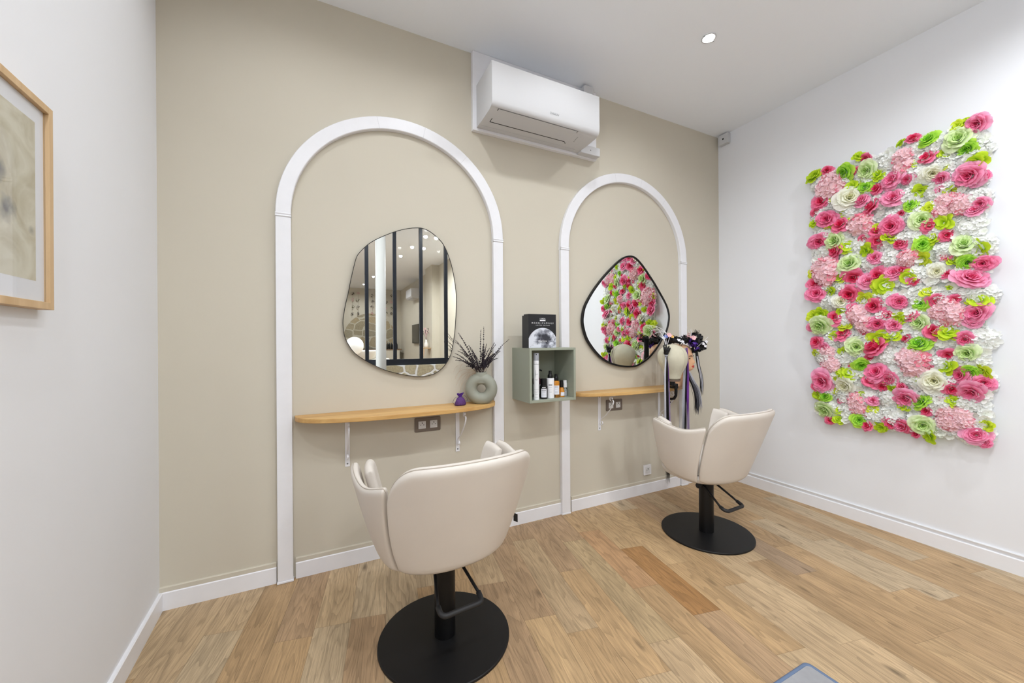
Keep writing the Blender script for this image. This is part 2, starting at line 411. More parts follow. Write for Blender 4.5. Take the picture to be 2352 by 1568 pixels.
def wood(name, c1, c2, axis=0, scale=1.0, rough=0.45, board=0.0):
    """wood with grain running along the given object axis; board > 0 adds glued staves of that width"""
    m = bpy.data.materials.new(name); m.use_nodes = True
    nt = m.node_tree; b = nt.nodes['Principled BSDF']
    tc = nt.nodes.new('ShaderNodeTexCoord')
    mp = nt.nodes.new('ShaderNodeMapping')
    sc = [38.0 * scale] * 3; sc[axis] = 2.2 * scale
    mp.inputs['Scale'].default_value = sc
    nt.links.new(tc.outputs['Object'], mp.inputs['Vector'])
    n = nt.nodes.new('ShaderNodeTexNoise'); n.inputs['Scale'].default_value = 1.0; n.inputs['Detail'].default_value = 6.0; n.inputs['Distortion'].default_value = 0.6
    nt.links.new(mp.outputs['Vector'], n.inputs['Vector'])
    mp2 = nt.nodes.new('ShaderNodeMapping')
    s2 = [9.0 * scale] * 3; s2[axis] = 1.3 * scale
    mp2.inputs['Scale'].default_value = s2
    nt.links.new(tc.outputs['Object'], mp2.inputs['Vector'])
    n2 = nt.nodes.new('ShaderNodeTexNoise'); n2.inputs['Scale'].default_value = 1.0; n2.inputs['Detail'].default_value = 2.0
    nt.links.new(mp2.outputs['Vector'], n2.inputs['Vector'])
    mx = nt.nodes.new('ShaderNodeMath'); mx.operation = 'ADD'
    nt.links.new(n.outputs['Fac'], mx.inputs[0]); nt.links.new(n2.outputs['Fac'], mx.inputs[1])
    cr = nt.nodes.new('ShaderNodeValToRGB')
    cr.color_ramp.elements[0].position = 0.35; cr.color_ramp.elements[0].color = c2
    cr.color_ramp.elements[1].position = 0.66; cr.color_ramp.elements[1].color = c1
    dv = nt.nodes.new('ShaderNodeMath'); dv.operation = 'MULTIPLY'; dv.inputs[1].default_value = 0.5
    nt.links.new(mx.outputs[0], dv.inputs[0]); nt.links.new(dv.outputs[0], cr.inputs['Fac'])
    nt.links.new(cr.outputs['Color'], b.inputs['Base Color'])
    b.inputs['Roughness'].default_value = rough
    return m

M_OAK = wood('oiled oak board', rgb(222, 182, 118), rgb(186, 138, 76), 0, 1.0, 0.42)
M_FRAMEWOOD = wood('light oak frame', rgb(214, 184, 144), rgb(190, 156, 114), 2, 1.0, 0.5)
M_COUNTER = wood('brown counter wood', rgb(150, 122, 92), rgb(110, 86, 62), 0, 1.0, 0.5)

def plank_material():
    m = bpy.data.materials.new('oak planks'); m.use_nodes = True
    nt = m.node_tree; L = nt.links; b = nt.nodes['Principled BSDF']
    at = nt.nodes.new('ShaderNodeAttribute'); at.attribute_name = 'tint'
    uv = nt.nodes.new('ShaderNodeUVMap'); uv.uv_map = 'plank'
    def noise(sx, sy, detail, dist=0.0, rough=0.55):
        mp = nt.nodes.new('ShaderNodeMapping'); mp.inputs['Scale'].default_value = (sx, sy, 1)
        L.new(uv.outputs[0], mp.inputs['Vector'])
        n = nt.nodes.new('ShaderNodeTexNoise'); n.inputs['Scale'].default_value = 1.0
        n.inputs['Detail'].default_value = detail; n.inputs['Distortion'].default_value = dist; n.inputs['Roughness'].default_value = rough
        L.new(mp.outputs[0], n.inputs['Vector'])
        return n.outputs['Fac']
    def rng(src, a, b_, c, d):
        r = nt.nodes.new('ShaderNodeMapRange'); r.inputs['From Min'].default_value = a; r.inputs['From Max'].default_value = b_
        r.inputs['To Min'].default_value = c; r.inputs['To Max'].default_value = d
        L.new(src, r.inputs['Value']); return r.outputs['Result']
    def mul(x, y):
        k = nt.nodes.new('ShaderNodeMath'); k.operation = 'MULTIPLY'
        L.new(x, k.inputs[0]); L.new(y, k.inputs[1]); return k.outputs[0]
    fine = rng(noise(190, 5.0, 5, 0.4, 0.65), 0.35, 0.7, 0.78, 1.10)
    pores = rng(noise(420, 14.0, 2, 0.0), 0.30, 0.44, 0.70, 1.0)
    # cathedral grain: warped bands along the plank
    mpw = nt.nodes.new('ShaderNodeMapping'); mpw.inputs['Scale'].default_value = (7.0, 0.85, 1)
    L.new(uv.outputs[0], mpw.inputs['Vector'])
    nw = nt.nodes.new('ShaderNodeTexNoise'); nw.inputs['Scale'].default_value = 1.0; nw.inputs['Detail'].default_value = 2.5
    L.new(mpw.outputs[0], nw.inputs['Vector'])
    k = nt.nodes.new('ShaderNodeMath'); k.operation = 'MULTIPLY'; k.inputs[1].default_value = 19.0
    L.new(nw.outputs['Fac'], k.inputs[0])
    fr = nt.nodes.new('ShaderNodeMath'); fr.operation = 'FRACT'; L.new(k.outputs[0], fr.inputs[0])
    bands = rng(fr.outputs[0], 0.0, 0.55, 0.80, 1.04)
    broad = rng(noise(9, 1.6, 3, 0.3), 0.3, 0.7, 0.84, 1.12)
    # knots: voronoi spots, few
    mpk = nt.nodes.new('ShaderNodeMapping'); mpk.inputs['Scale'].default_value = (9.0, 3.2, 1)
    L.new(uv.outputs[0], mpk.inputs['Vector'])
    vo = nt.nodes.new('ShaderNodeTexVoronoi'); vo.inputs['Scale'].default_value = 1.0
    L.new(mpk.outputs[0], vo.inputs['Vector'])
    spot = rng(vo.outputs['Distance'], 0.03, 0.16, 0.40, 1.0)
    sepc = nt.nodes.new('ShaderNodeSeparateColor'); L.new(vo.outputs['Color'], sepc.inputs[0])
    gate = rng(sepc.outputs[0], 0.42, 0.44, 0.0, 1.0)   # 1 = no knot
    mxk = nt.nodes.new('ShaderNodeMath'); mxk.operation = 'MAXIMUM'
    L.new(spot, mxk.inputs[0]); L.new(gate, mxk.inputs[1])
    # seams from the second uv map (distance to plank edge in metres)
    uv2 = nt.nodes.new('ShaderNodeUVMap'); uv2.uv_map = 'edge'
    sx = nt.nodes.new('ShaderNodeSeparateXYZ'); L.new(uv2.outputs[0], sx.inputs[0])
    def edge(o, half):
        a = nt.nodes.new('ShaderNodeMath'); a.operation = 'ABSOLUTE'; L.new(o, a.inputs[0])
        return a.outputs[0]
    e1 = rng(edge(sx.outputs[0], 0), 0.0735, 0.0748, 1.0, 0.52)
    ex = nt.nodes.new('ShaderNodeMath'); ex.operation = 'ABSOLUTE'; L.new(sx.outputs[1], ex.inputs[0])
    e2 = rng(ex.outputs[0], 0.0, 0.0022, 0.5, 1.0)
    v = mul(mul(mul(fine, bands), mul(broad, pores)), mul(mxk.outputs[0], mul(e1, e2)))
    vm = nt.nodes.new('ShaderNodeVectorMath'); vm.operation = 'SCALE'
    L.new(at.outputs['Color'], vm.inputs[0]); L.new(v, vm.inputs['Scale'])
    L.new(vm.outputs[0], b.inputs['Base Color'])
    b.inputs['Roughness'].default_value = 0.42
    rr = rng(v, 0.6, 1.05, 0.55, 0.38); L.new(rr, b.inputs['Roughness'])
    b.inputs['Specular IOR Level'].default_value = 0.35
    bp = nt.nodes.new('ShaderNodeBump'); bp.inputs['Strength'].default_value = 0.15; bp.inputs['Distance'].default_value = 0.002
    L.new(v, bp.inputs['Height']); L.new(bp.outputs[0], b.inputs['Normal'])
    return m
M_PLANK = plank_material()

def stone_material(name, scale, c1, c2, mortar, gap, bump=0.6, mode='plane'):
    m = bpy.data.materials.new(name); m.use_nodes = True
    nt = m.node_tree; L = nt.links; b = nt.nodes['Principled BSDF']
    tc = nt.nodes.new('ShaderNodeTexCoord')
    mp = nt.nodes.new('ShaderNodeMapping'); mp.inputs['Scale'].default_value = (scale, 0.001, scale * 1.25)
    L.new(tc.outputs['Object'], mp.inputs['Vector'])
    ns = nt.nodes.new('ShaderNodeTexNoise'); ns.inputs['Scale'].default_value = 2.0; ns.inputs['Detail'].default_value = 2
    L.new(mp.outputs[0], ns.inputs['Vector'])
    ad = nt.nodes.new('ShaderNodeMixRGB'); ad.blend_type = 'MIX'; ad.inputs[0].default_value = 0.12
    L.new(mp.outputs[0], ad.inputs[1]); L.new(ns.outputs['Color'], ad.inputs[2])
    v1 = nt.nodes.new('ShaderNodeTexVoronoi'); v1.feature = 'DISTANCE_TO_EDGE'; v1.inputs['Scale'].default_value = 1.0; v1.inputs['Randomness'].default_value = 0.85
    v2 = nt.nodes.new('ShaderNodeTexVoronoi'); v2.inputs['Scale'].default_value = 1.0; v2.inputs['Randomness'].default_value = 0.85
    L.new(ad.outputs[0], v1.inputs['Vector']); L.new(ad.outputs[0], v2.inputs['Vector'])
    sp = nt.nodes.new('ShaderNodeSeparateColor'); L.new(v2.outputs['Color'], sp.inputs[0])
    mx = nt.nodes.new('ShaderNodeMixRGB'); mx.inputs[1].default_value = c1; mx.inputs[2].default_value = c2
    L.new(sp.outputs[0], mx.inputs[0])
    n2 = nt.nodes.new('ShaderNodeTexNoise'); n2.inputs['Scale'].default_value = 40; n2.inputs['Detail'].default_value = 5
    L.new(tc.outputs['Object'], n2.inputs['Vector'])
    m3 = nt.nodes.new('ShaderNodeMixRGB'); m3.blend_type = 'OVERLAY'; m3.inputs[0].default_value = 0.45
    L.new(mx.outputs[0], m3.inputs[1]); L.new(n2.outputs['Fac'], m3.inputs[2])
    cr = nt.nodes.new('ShaderNodeMapRange'); cr.inputs['From Min'].default_value = gap; cr.inputs['From Max'].default_value = gap * 1.6
    L.new(v1.outputs['Distance'], cr.inputs['Value'])
    fm = nt.nodes.new('ShaderNodeMixRGB'); fm.inputs[1].default_value = mortar
    L.new(cr.outputs[0], fm.inputs[0]); L.new(m3.outputs[0], fm.inputs[2])
    L.new(fm.outputs[0], b.inputs['Base Color'])
    b.inputs['Roughness'].default_value = 0.85
    bp = nt.nodes.new('ShaderNodeBump'); bp.inputs['Strength'].default_value = bump; bp.inputs['Distance'].default_value = 0.02
    L.new(cr.outputs[0], bp.inputs['Height']); L.new(bp.outputs[0], b.inputs['Normal'])
    return m
M_STONE = stone_material('rubble stone', 5.6, rgb(176, 164, 136), rgb(196, 186, 160), rgb(238, 238, 238), 0.05)
M_CRAZY = stone_material('flat stone cladding', 3.2, rgb(150, 144, 124), rgb(178, 160, 126), rgb(196, 190, 172), 0.035, 0.3)

# ------------------------------------------------------------------ room shell
XL, XR, CEILZ, HB, BT = -0.6916, 3.2931, CEIL, 0.0844, 0.014
LS = 0.0373                      # the left wall runs slightly askew: x grows by LS per metre towards the viewer
YP = -3.10                       # plane of the glass partition behind the viewer
YF = -12.0                       # far end of the room beyond it
def xl(y): return XL - LS * y

def struct(o):
    o['kind'] = 'structure'; return o

mb = MB(); mb.box(XL - 0.3, XR + 0.2, 0.0, 0.15, -0.02, CEILZ + 0.05)
struct(mb.build('wall_back', M_BEIGE))
mb = MB(); mb.box(XR, XR + 0.15, YP - 0.1, 0.0, -0.02, CEILZ + 0.05)
struct(mb.build('wall_right', M_WHITE))
mb = MB()
def left_slab(y0, y1, z0, z1): mb.prism([(xl(y0), y0), (xl(y1), y1), (xl(y1) - 0.15, y1), (xl(y0) - 0.15, y0)], z0, z1, 'z')
left_slab(0.0, FILL_Y1, -0.02, CEILZ + 0.05)
left_slab(FILL_Y1, FILL_Y0, -0.02, FILL_Z0); left_slab(FILL_Y1, FILL_Y0, FILL_Z1, CEILZ + 0.05)
left_slab(FILL_Y0, YP - 0.1, -0.02, CEILZ + 0.05)
struct(mb.build('wall_left', M_WHITE))
xw = xl((FILL_Y0 + FILL_Y1) / 2) - 0.07
root = empty('added_window', (xw, (FILL_Y0 + FILL_Y1) / 2, FILL_Z0)); struct(root)  # unseen window, added to let the fill light in
hy, hz = (FILL_Y1 - FILL_Y0) / 2, FILL_Z1 - FILL_Z0
mb = MB()
for b in ((-.025, .025, -hy, -hy + .045, 0, hz), (-.025, .025, hy - .045, hy, 0, hz), (-.025, .025, -hy + .045, hy - .045, 0, .05), (-.025, .025, -hy + .045, hy - .045, hz - .05, hz)): mb.box(*b)
mb.build('added_window_frame', M_TRIM, root)
mb = MB(); mb.box(-.003, .003, -hy + .045, hy - .045, .05, hz - .05); mb.build('pane', M_GLASS, root)
mb = MB(); mb.box(-2.2, XR + 0.2, YF - 0.1, 0.15, CEILZ, CEILZ + 0.1)
struct(mb.build('ceiling', M_CEIL))
# room beyond the partition
mb = MB(); mb.box(-1.2, 2.75, YF - 0.15, YF, -0.02, CEILZ + 0.05); struct(mb.build('wall_far', M_BEIGE))
mb = MB(); mb.box(2.56, 2.72, YF, YP - 0.1, -0.02, CEILZ + 0.05)
mb.box(2.38, 2.56, -7.55, -6.9, -0.02, CEILZ + 0.05)
struct(mb.build('wall_side', M_BEIGE))
mb = MB(); mb.box(-1.2, -1.05, YF, YP - 0.1, -0.02, CEILZ + 0.05); struct(mb.build('wall_opposite', M_WHITE))
mb = MB(); mb.box(2.56, XR + 0.15, YP - 0.16, YP - 0.1, -0.02, CEILZ + 0.05)
mb.box(-1.2, xl(YP - 0.1), YP - 0.16, YP - 0.1, -0.02, CEILZ + 0.05)
struct(mb.build('wall_return', M_WHITE))

# ------------------------------------------------------------------ plank floor
random.seed(11)
PW, U0, SL, JS = 0.15, 1.683, 0.158, -0.20
SEED = {0: [-.578, -1.156], -1: [-.30, -.892], 1: [-1.455], 2: [-1.084], 3: [-1.54], 4: [-1.005], 5: [-1.194, -1.675], 6: [-.98], 8: [-1.615],
        9: [-1.23], 10: [-1.41], 11: [-1.60], -2: [-1.187], -3: [-1.29], -4: [-.99], -5: [-.84], -8: [-.395], -10: [-.485], -12: [-.485], -14: [-.305]}
TONES = [rgb(190, 159, 119), rgb(186, 154, 114), rgb(194, 167, 131), rgb(178, 147, 109), rgb(189, 162, 127), rgb(184, 151, 110), rgb(192, 169, 137), rgb(176, 146, 113)]
fv, ff, tint, uvp, uve = [], [], [], [], []
for k in range(-24, 20):
    js = sorted(SEED.get(k, [random.uniform(-1.6, -0.4)]))
    a = js[0]
    while a > -4.6:
        a -= random.uniform(0.55, 1.15); js.insert(0, a)
    a = js[-1]
    while a < 1.2:
        a += random.uniform(0.55, 1.15); js.append(a)
    extra = [js[0]]
    for p, q in zip(js, js[1:]):
        if q - p > 1.25 and k in SEED and False:
            extra.append((p + q) / 2)
        extra.append(q)
    js = extra
    ul = U0 + k * PW
    prev = None
    for y0, y1 in zip(js, js[1:]):
        t = random.choice([c for c in TONES if c is not prev]); prev = t
        if k == 0 and abs(y0 + 1.156) < 0.02: t = rgb(166, 124, 80)
        if k == 5 and abs(y0 + 1.194) < 0.02: t = rgb(168, 142, 114)
        if k == -1 and abs(y0 + .892) < 0.02: t = rgb(192, 152, 112)
        if k == -2 and abs(y1 + 1.187) > 0.02 and abs(y0 + 1.187) < 0.02: t = rgb(188, 162, 124)
        jit = random.uniform(0.95, 1.05)
        t = tuple(c * jit for c in t[:3])
        b = len(fv)
        ou, ov = random.uniform(0, 50), random.uniform(0, 50)
        for (u, y, eu) in ((ul, y0, -1), (ul + PW, y0, 1), (ul + PW, y1, 1), (ul, y1, -1)):
            yy = y + JS * (u - ul - PW / 2)
            fv.append((u + SL * yy, yy, 0.0))
        ff.append((b, b + 1, b + 2, b + 3))
        ln = y1 - y0
        for (uu, vv) in ((0, 0), (PW, 0), (PW, ln), (0, ln)): uvp.append((uu + ou, vv + ov))
        for (uu, vv) in ((-PW / 2, 0.0), (PW / 2, 0.0), (PW / 2, ln), (-PW / 2, ln)): uve.append((uu, vv))
        tint.append(t)
# plain planks deeper in the room beyond the partition
me = bpy.data.meshes.new('floor')
for k in range(-24, 14):
    pass
for i in range(30):
    x0 = -1.2 + i * 0.15
    y = -4.0
    while y > YF - 0.1:
        ln = random.uniform(0.6, 1.3)
        b = len(fv)
        for p in ((x0, y - ln), (x0 + 0.15, y - ln), (x0 + 0.15, y), (x0, y)): fv.append((p[0], p[1], -0.004))
        ff.append((b, b + 1, b + 2, b + 3))
        ou, ov = random.uniform(0, 50), random.uniform(0, 50)
        for (uu, vv) in ((0, 0), (PW, 0), (PW, ln), (0, ln)): uvp.append((uu + ou, vv + ov))
        for (uu, vv) in ((-PW / 2, 0.0), (PW / 2, 0.0), (PW / 2, ln), (-PW / 2, ln)): uve.append((uu, vv))
        tint.append(tuple(random.choice(TONES)[:3]))
        y -= ln
me.from_pydata(fv, [], ff)
l1 = me.uv_layers.new(name='plank'); l2 = me.uv_layers.new(name='edge')
ca = me.color_attributes.new('tint', 'FLOAT_COLOR', 'CORNER')
l1 = me.uv_layers['plank']; l2 = me.uv_layers['edge']; ca = me.color_attributes['tint']
for i in range(len(me.loops)):
    l1.data[i].uv = uvp[i]; l2.data[i].uv = uve[i]
    ca.data[i].color = (*tint[i // 4], 1.0)
me.materials.append(M_PLANK)
# keep only what lies inside the walls
bm = bmesh.new(); bm.from_mesh(me)
for co, no in (((0, 0.0, 0), (0, 1, 0)), ((XR, 0, 0), (1, 0, 0)), ((-1.2, 0, 0), (-1, 0, 0)), ((0, YF, 0), (0, -1, 0))):
    bmesh.ops.bisect_plane(bm, geom=bm.verts[:] + bm.edges[:] + bm.faces[:], plane_co=co, plane_no=no, clear_outer=True)
bm.to_mesh(me); bm.free()
fo = bpy.data.objects.new('floor', me); col.objects.link(fo); struct(fo)

# ------------------------------------------------------------------ baseboards
def base_profile():
    return [(0, 0), (BT, 0), (BT, HB - 0.004), (BT - 0.004, HB), (0, HB)]
mb = MB()
for (a, b) in ((XL, -0.222), (-0.134, 1.006), (1.086, 1.538), (1.628, 2.752), (2.83, XR)):
    mb.prism([(-d, h) for d, h in base_profile()], a, b, 'x')
struct(mb.build('baseboard_back', M_TRIM))
mb = MB()
for (a, b) in ((XL, -0.222), (-0.134, 1.006), (1.086, 1.538), (1.628, 2.752), (2.83, XR)):
    mb.prism([(0, HB), (-0.010, HB), (-0.010, HB + 0.020), (-0.006, HB + 0.024), (0, HB + 0.024)], a, b, 'x')
struct(mb.build('trim_back', M_BEIGE))
mb = MB(); mb.prism([(XR - d, h) for d, h in base_profile()], YP - 0.05, 0.0, 'y'); struct(mb.build('baseboard_right', M_TRIM))
mb = MB(); mb.prism([(XR, HB), (XR - 0.003, HB), (XR - 0.012, HB + 0.021), (XR - 0.010, HB + 0.025), (XR, HB + 0.025)], YP - 0.05, 0.0, 'y'); struct(mb.build('trim_right', M_WHITE))
mb = MB()
pr = [(0, 0), (BT, 0), (BT, HB - 0.004), (BT - 0.004, HB), (0, HB)]
rows = [[(xl(y) + d, y, h) for d, h in pr] for y in (0.0, YP - 0.05)]
mb.grid(rows, closed_u=True); mb.face((0, 1, 2, 3, 4)); mb.face((9, 8, 7, 6, 5))
struct(mb.build('baseboard_left', M_TRIM))

# ------------------------------------------------------------------ white arch mouldings on the back wall
M_JOINT = mat('joint filler', rgb(196, 196, 200), 0.8)
def arch(name, cx, label):
    root = empty(name, (cx, 0, 0))
    ro, ri, zs, th = 0.647, 0.577, 1.905, 0.030
    for s in (-1, 1):
        mb = MB()
        x0, x1 = sorted((s * ro, s * ri))
        mb.box(x0, x1, -th, -.0005, 0.012, zs)
        mb.box(x0 - 0.003, x1 + 0.003, -th - 0.004, -.0005, 0.0005, 0.012)
        mb.build('post', M_TRIM, root, bevel=0.0025)
        mb = MB()
        for dz in (0.004, 0.016):
            mb.tube([(x0 - 0.001, -th, zs + dz), (x1 + 0.001, -th, zs + dz)], 0.0045, 8)
        mb.box(x0 - 0.001, x1 + 0.001, -th - 0.001, -.0005, zs, zs + 0.02)
        mb.build('bead', M_TRIM, root, smooth=False)
    mb = MB(); n = 64
    rows = []
    z0 = zs + 0.02
    for i in range(n + 1):
        a = PI * i / n
        c, s_ = math.cos(a), math.sin(a)
        rows.append([(ro * c, -.0005, z0 + (ro - 0.012) * s_), (ro * c, -th + .003, z0 + (ro - .012) * s_), ((ro - .003) * c, -th, z0 + (ro - .015) * s_),
                     ((ri + .003) * c, -th, z0 + (ri - .009) * s_), (ri * c, -th + .003, z0 + (ri - .012) * s_), (ri * c, -.0005, z0 + (ri - .012) * s_)])
    mb.grid(rows)
    o = mb.build('arch_head', M_TRIM, root, smooth=True)
    es = o.modifiers.new('es', 'EDGE_SPLIT'); es.split_angle = math.radians(40)
    # hairline joints between the arch segments
    for deg in (52, 78, 103):
        mb = MB()
        a = math.radians(deg)
        c, s_ = math.cos(a), math.sin(a)
        p = [((ro + .0004) * c, -th - .0003, z0 + (ro - .0116) * s_), (ri * c, -th - .0003, z0 + (ri - .0124) * s_)]
        d = 0.0006
        mb.grid([[(p[0][0] - d, p[0][1], p[0][2]), (p[0][0] + d, p[0][1], p[0][2])], [(p[1][0] - d, p[1][1], p[1][2]), (p[1][0] + d, p[1][1], p[1][2])]])
        mb.build('joint_line', M_JOINT, root)
    tag(root, label, 'wall arch', 'white arch mouldings on the beige wall')
    return root
arch('arch_moulding', 0.4315, 'tall white arch moulding around the frameless mirror and the shelf with the vase')
arch('arch_moulding', 2.1825, 'tall white arch moulding around the black framed mirror, nearer the white corner')
# ------------------------------------------------------------------ salon chairs
def sgp(v, e): return math.copysign(abs(v) ** e, v)

def shell_point(th, z):
    """outer face of the tub: th measured from the back (-y), z height"""
    t = max(0.0, (z - 0.39) / 0.44)
    A = 0.25 + 0.136 * t ** 0.72
    B = 0.205 + 0.162 * t
    e = 2.0 / 2.25
    x = A * sgp(math.sin(th), e)
    c = math.cos(th)
    y = -B * sgp(c, e) if c > 0 else 0.34 * sgp(-c, e)
    return Vector((x, y, z))

def shell_normal(th, z):
    e = 1e-3
    du = shell_point(th + e, z) - shell_point(th - e, z)
    dv = shell_point(th, z + e) - shell_point(th, z - e)
    n = du.cross(dv)
    n.normalize()
    c = shell_point(th, z)
    if n.dot(Vector((c.x, c.y, 0))) < 0: n = -n
    return n

def panel(mb, tha, thb, zbot, ztop, off, thick, nu=36, nv=18, edge=0.022):
    """padded panel on the tub surface. tha/thb: angle limits as functions of v; zbot/ztop: functions of u"""
    outer, inner = [], []
    def dense(k, n):            # denser near both ends
        t = k / n
        return 0.5 - 0.5 * math.cos(PI * t) if True else t
    P = []
    for j in range(nv + 1):
        v = dense(j, nv)
        row = []
        for i in range(nu + 1):
            u = dense(i, nu)
            zb, zt = zbot(u), ztop(u)
            z = zb + (zt - zb) * v
            vv = (z - 0.385) / 0.45
            th = tha(vv) + (thb(vv) - tha(vv)) * u
            row.append((th, z))
        P.append(row)
    C = [[shell_point(*q) for q in r] for r in P]
    N = [[shell_normal(*q) for q in r] for r in P]
    for j in range(nv + 1):
        ro, ri = [], []
        for i in range(nu + 1):
            c = C[j][i]
            dl = (c - C[j][0]).length; dr = (c - C[j][nu]).length
            db = (c - C[0][i]).length; dt = (c - C[nv][i]).length
            d = min(dl, dr, db, dt, edge)
            k = math.sqrt(max(0.0, 1 - (1 - d / edge) ** 2))
            h = thick / 2 * (0.18 + 0.82 * k)
            m = c - N[j][i] * (off + thick / 2)
            ro.append(m + N[j][i] * h)
            ri.append(m - N[j][i] * h)
        outer.append(ro); inner.append(ri)
    b1 = mb.grid(outer)
    b2 = mb.grid([r[::-1] for r in inner])
    w_ = nu + 1
    def o(i, j): return b1 + j * w_ + i
    def n_(i, j): return b2 + j * w_ + (nu - i)
    for i in range(nu):
        mb.face((o(i + 1, 0), o(i, 0), n_(i, 0), n_(i + 1, 0)))
        mb.face((o(i, nv), o(i + 1, nv), n_(i + 1, nv), n_(i, nv)))
    for j in range(nv):
        mb.face((o(0, j), o(0, j + 1), n_(0, j + 1), n_(0, j)))
        mb.face((o(nu, j + 1), o(nu, j), n_(nu, j), n_(nu, j + 1)))
    return [outer[nv], outer]

def rad(d): return math.radians(d)

def make_chair(label, loc, rz):
    root = empty('salon_chair', loc, rz)
    tag(root, label, 'salon chair', 'cream salon chairs facing the mirrors')
    # pedestal
    mb = MB(); mb.lathe([(0.0, 0.0), (0.272, 0.0), (0.273, 0.003), (0.273, 0.009), (0.270, 0.012), (0.0, 0.012)], n=96, cap=False)
    mb.build('base_plate', M_BLACK, root, bevel=0.001)
    mb = MB(); mb.lathe([(0.044, 0.012), (0.044, 0.345), (0.041, 0.350), (0.0, 0.350)], n=40, cap=False)
    mb.build('column', M_BLACKG, root, bevel=0.001)
    mb = MB(); mb.lathe([(0.030, 0.349), (0.030, 0.372)], n=24); mb.box(-0.10, 0.10, -0.10, 0.10, 0.366, 0.378)
    mb.build('seat_bracket', M_BLACK, root)
    # pump lever: two arms and a padded cross bar, reaching to the rear
    mb = MB()
    A = [(-0.050, 0.0, 0.325), (-0.056, -0.03, 0.316), (-0.085, -0.150, 0.240), (-0.085, -0.168, 0.232)]
    for s in (-1, 1):
        mb.tube([(s * x, y, z) for x, y, z in A], 0.0065, 10)
    mb.tube([(-0.062, 0, 0.325), (0.062, 0, 0.325)], 0.016, 14)
    mb.build('pump_lever', M_BLACK, root, smooth=True)
    mb = MB()
    q = [(-0.085, -0.150, 0.240)] + [(-0.085 + 0.020 * (1 - math.cos(a)), -0.170 - 0.022 * math.sin(a), 0.231 - 0.006 * math.sin(a)) for a in [rad(15 * k) for k in range(7)]]
    q2 = [(-x, y, z) for x, y, z in q[::-1]]
    mb.tube(q + q2, 0.0105, 12)
    mb.build('lever_grip', M_RUBBER, root, smooth=True)
    mb = MB(); mb.lathe([(0.006, -0.085), (0.017, -0.084), (0.017, -0.07), (0.012, -0.06), (0.012, -0.04)], c=(0, 0, 0.318), axis='x', n=14)
    mb.build('knob', M_RUBBER, root, smooth=True)
    # seat pan and cushion
    mb = MB(); rows = []
    for (k, z) in ((0.0, 0.374), (0.66, 0.374), (0.82, 0.379), (0.91, 0.390), (0.93, 0.405), (0.93, 0.42), (0.0, 0.42)):
        row = []
        for i in range(64):
            a = 2 * PI * i / 64
            p = shell_point(a, 0.405)
            y = p.y if p.y < 0 else p.y * 0.85
            row.append((p.x * k, y * k, z))
        rows.append(row)
    mb.grid(rows, closed_u=True)
    mb.build('seat_pan', M_LEATHER, root, smooth=True)
    mb = MB(); rows = []
    for (k, z) in ((0.0, 0.421), (0.86, 0.421), (0.90, 0.43), (0.92, 0.46), (0.91, 0.495), (0.86, 0.512), (0.7, 0.520), (0.0, 0.524)):
        row = []
        for i in range(64):
            a = 2 * PI * i / 64
            p = shell_point(a, 0.44)
            row.append((p.x * k * 0.84, p.y * k * 0.84 if p.y < 0 else p.y * k, z))
        rows.append(row)
    mb.grid(rows, closed_u=True)
    mb.build('seat_cushion', M_LEATHER, root, smooth=True)
    # back panel
    mb = MB()
    def tb(v): return rad(61 - 13 * v)
    rc = 0.19
    def ztop(u):
        d = min(u, 1 - u)
        k = max(0.0, 1 - d / rc)
        return 0.826 - 0.014 * abs(2 * u - 1) ** 2 - 0.115 * (1 - math.sqrt(max(0.0, 1 - k ** 2.2)))
    def zbot(u):
        d = min(u, 1 - u)
        k = max(0.0, 1 - d / 0.10)
        return 0.386 + 0.016 * k ** 2
    top, _ = panel(mb, lambda v: -tb(v), tb, zbot, ztop, 0.0, 0.045, nu=56, nv=22)
    mb.build('backrest', M_LEATHER, root, smooth=True)
    # piping along the top edge of the back
    mb = MB()
    mb.tube([p + Vector((0, 0, 0.0)) for p in top], 0.0022, 6)
    mb.build('piping', M_SEAM, root, smooth=True)
    # arms: outer shell and inner pad on each side
    for s in (-1, 1):
        arm = None
        def arm_top(u, lift=0.0):          # u 0 at rear, 1 at the front tip
            return 0.747 + lift - 0.024 * math.sin(PI * min(1.0, u / 0.82)) ** 1.3 + 0.012 * max(0.0, (u - 0.55) / 0.45) ** 2.2 - 0.05 * max(0.0, (u - 0.965) / 0.035) ** 2 - 0.016 * max(0.0, (0.03 - u) / 0.03) ** 2
        def arm_bot(u): return 0.388 + 0.035 * u ** 1.5 + 0.085 * max(0.0, (u - 0.55) / 0.45) ** 2.5
        mb = MB()
        if s < 0:
            top, _ = panel(mb, lambda v: -tb(v) - rad(2.4), lambda v: -rad(114 - 4 * v), arm_bot, arm_top, 0.0, 0.030, nu=34, nv=18, edge=0.016)
        else:
            top, _ = panel(mb, lambda v: tb(v) + rad(2.4), lambda v: rad(114 - 4 * v), arm_bot, arm_top, 0.0, 0.030, nu=34, nv=18, edge=0.016)
        arm = mb.build('armrest', M_LEATHER, root, smooth=True)
        mb = MB(); mb.tube(top, 0.0018, 6); mb.build('piping', M_SEAM, arm, smooth=True)
        mb = MB()
        if s < 0:
            panel(mb, lambda v: -rad(95), lambda v: -rad(120 - 4 * v), lambda u: 0.44 + 0.03 * u, lambda u: arm_top(0.62 + 0.38 * u, -0.008), 0.046, 0.040, nu=24, nv=16, edge=0.026)
        else:
            panel(mb, lambda v: rad(95), lambda v: rad(120 - 4 * v), lambda u: 0.44 + 0.03 * u, lambda u: arm_top(0.62 + 0.38 * u, -0.008), 0.046, 0.040, nu=24, nv=16, edge=0.026)
        mb.build('arm_pad', M_LEATHER, arm, smooth=True)
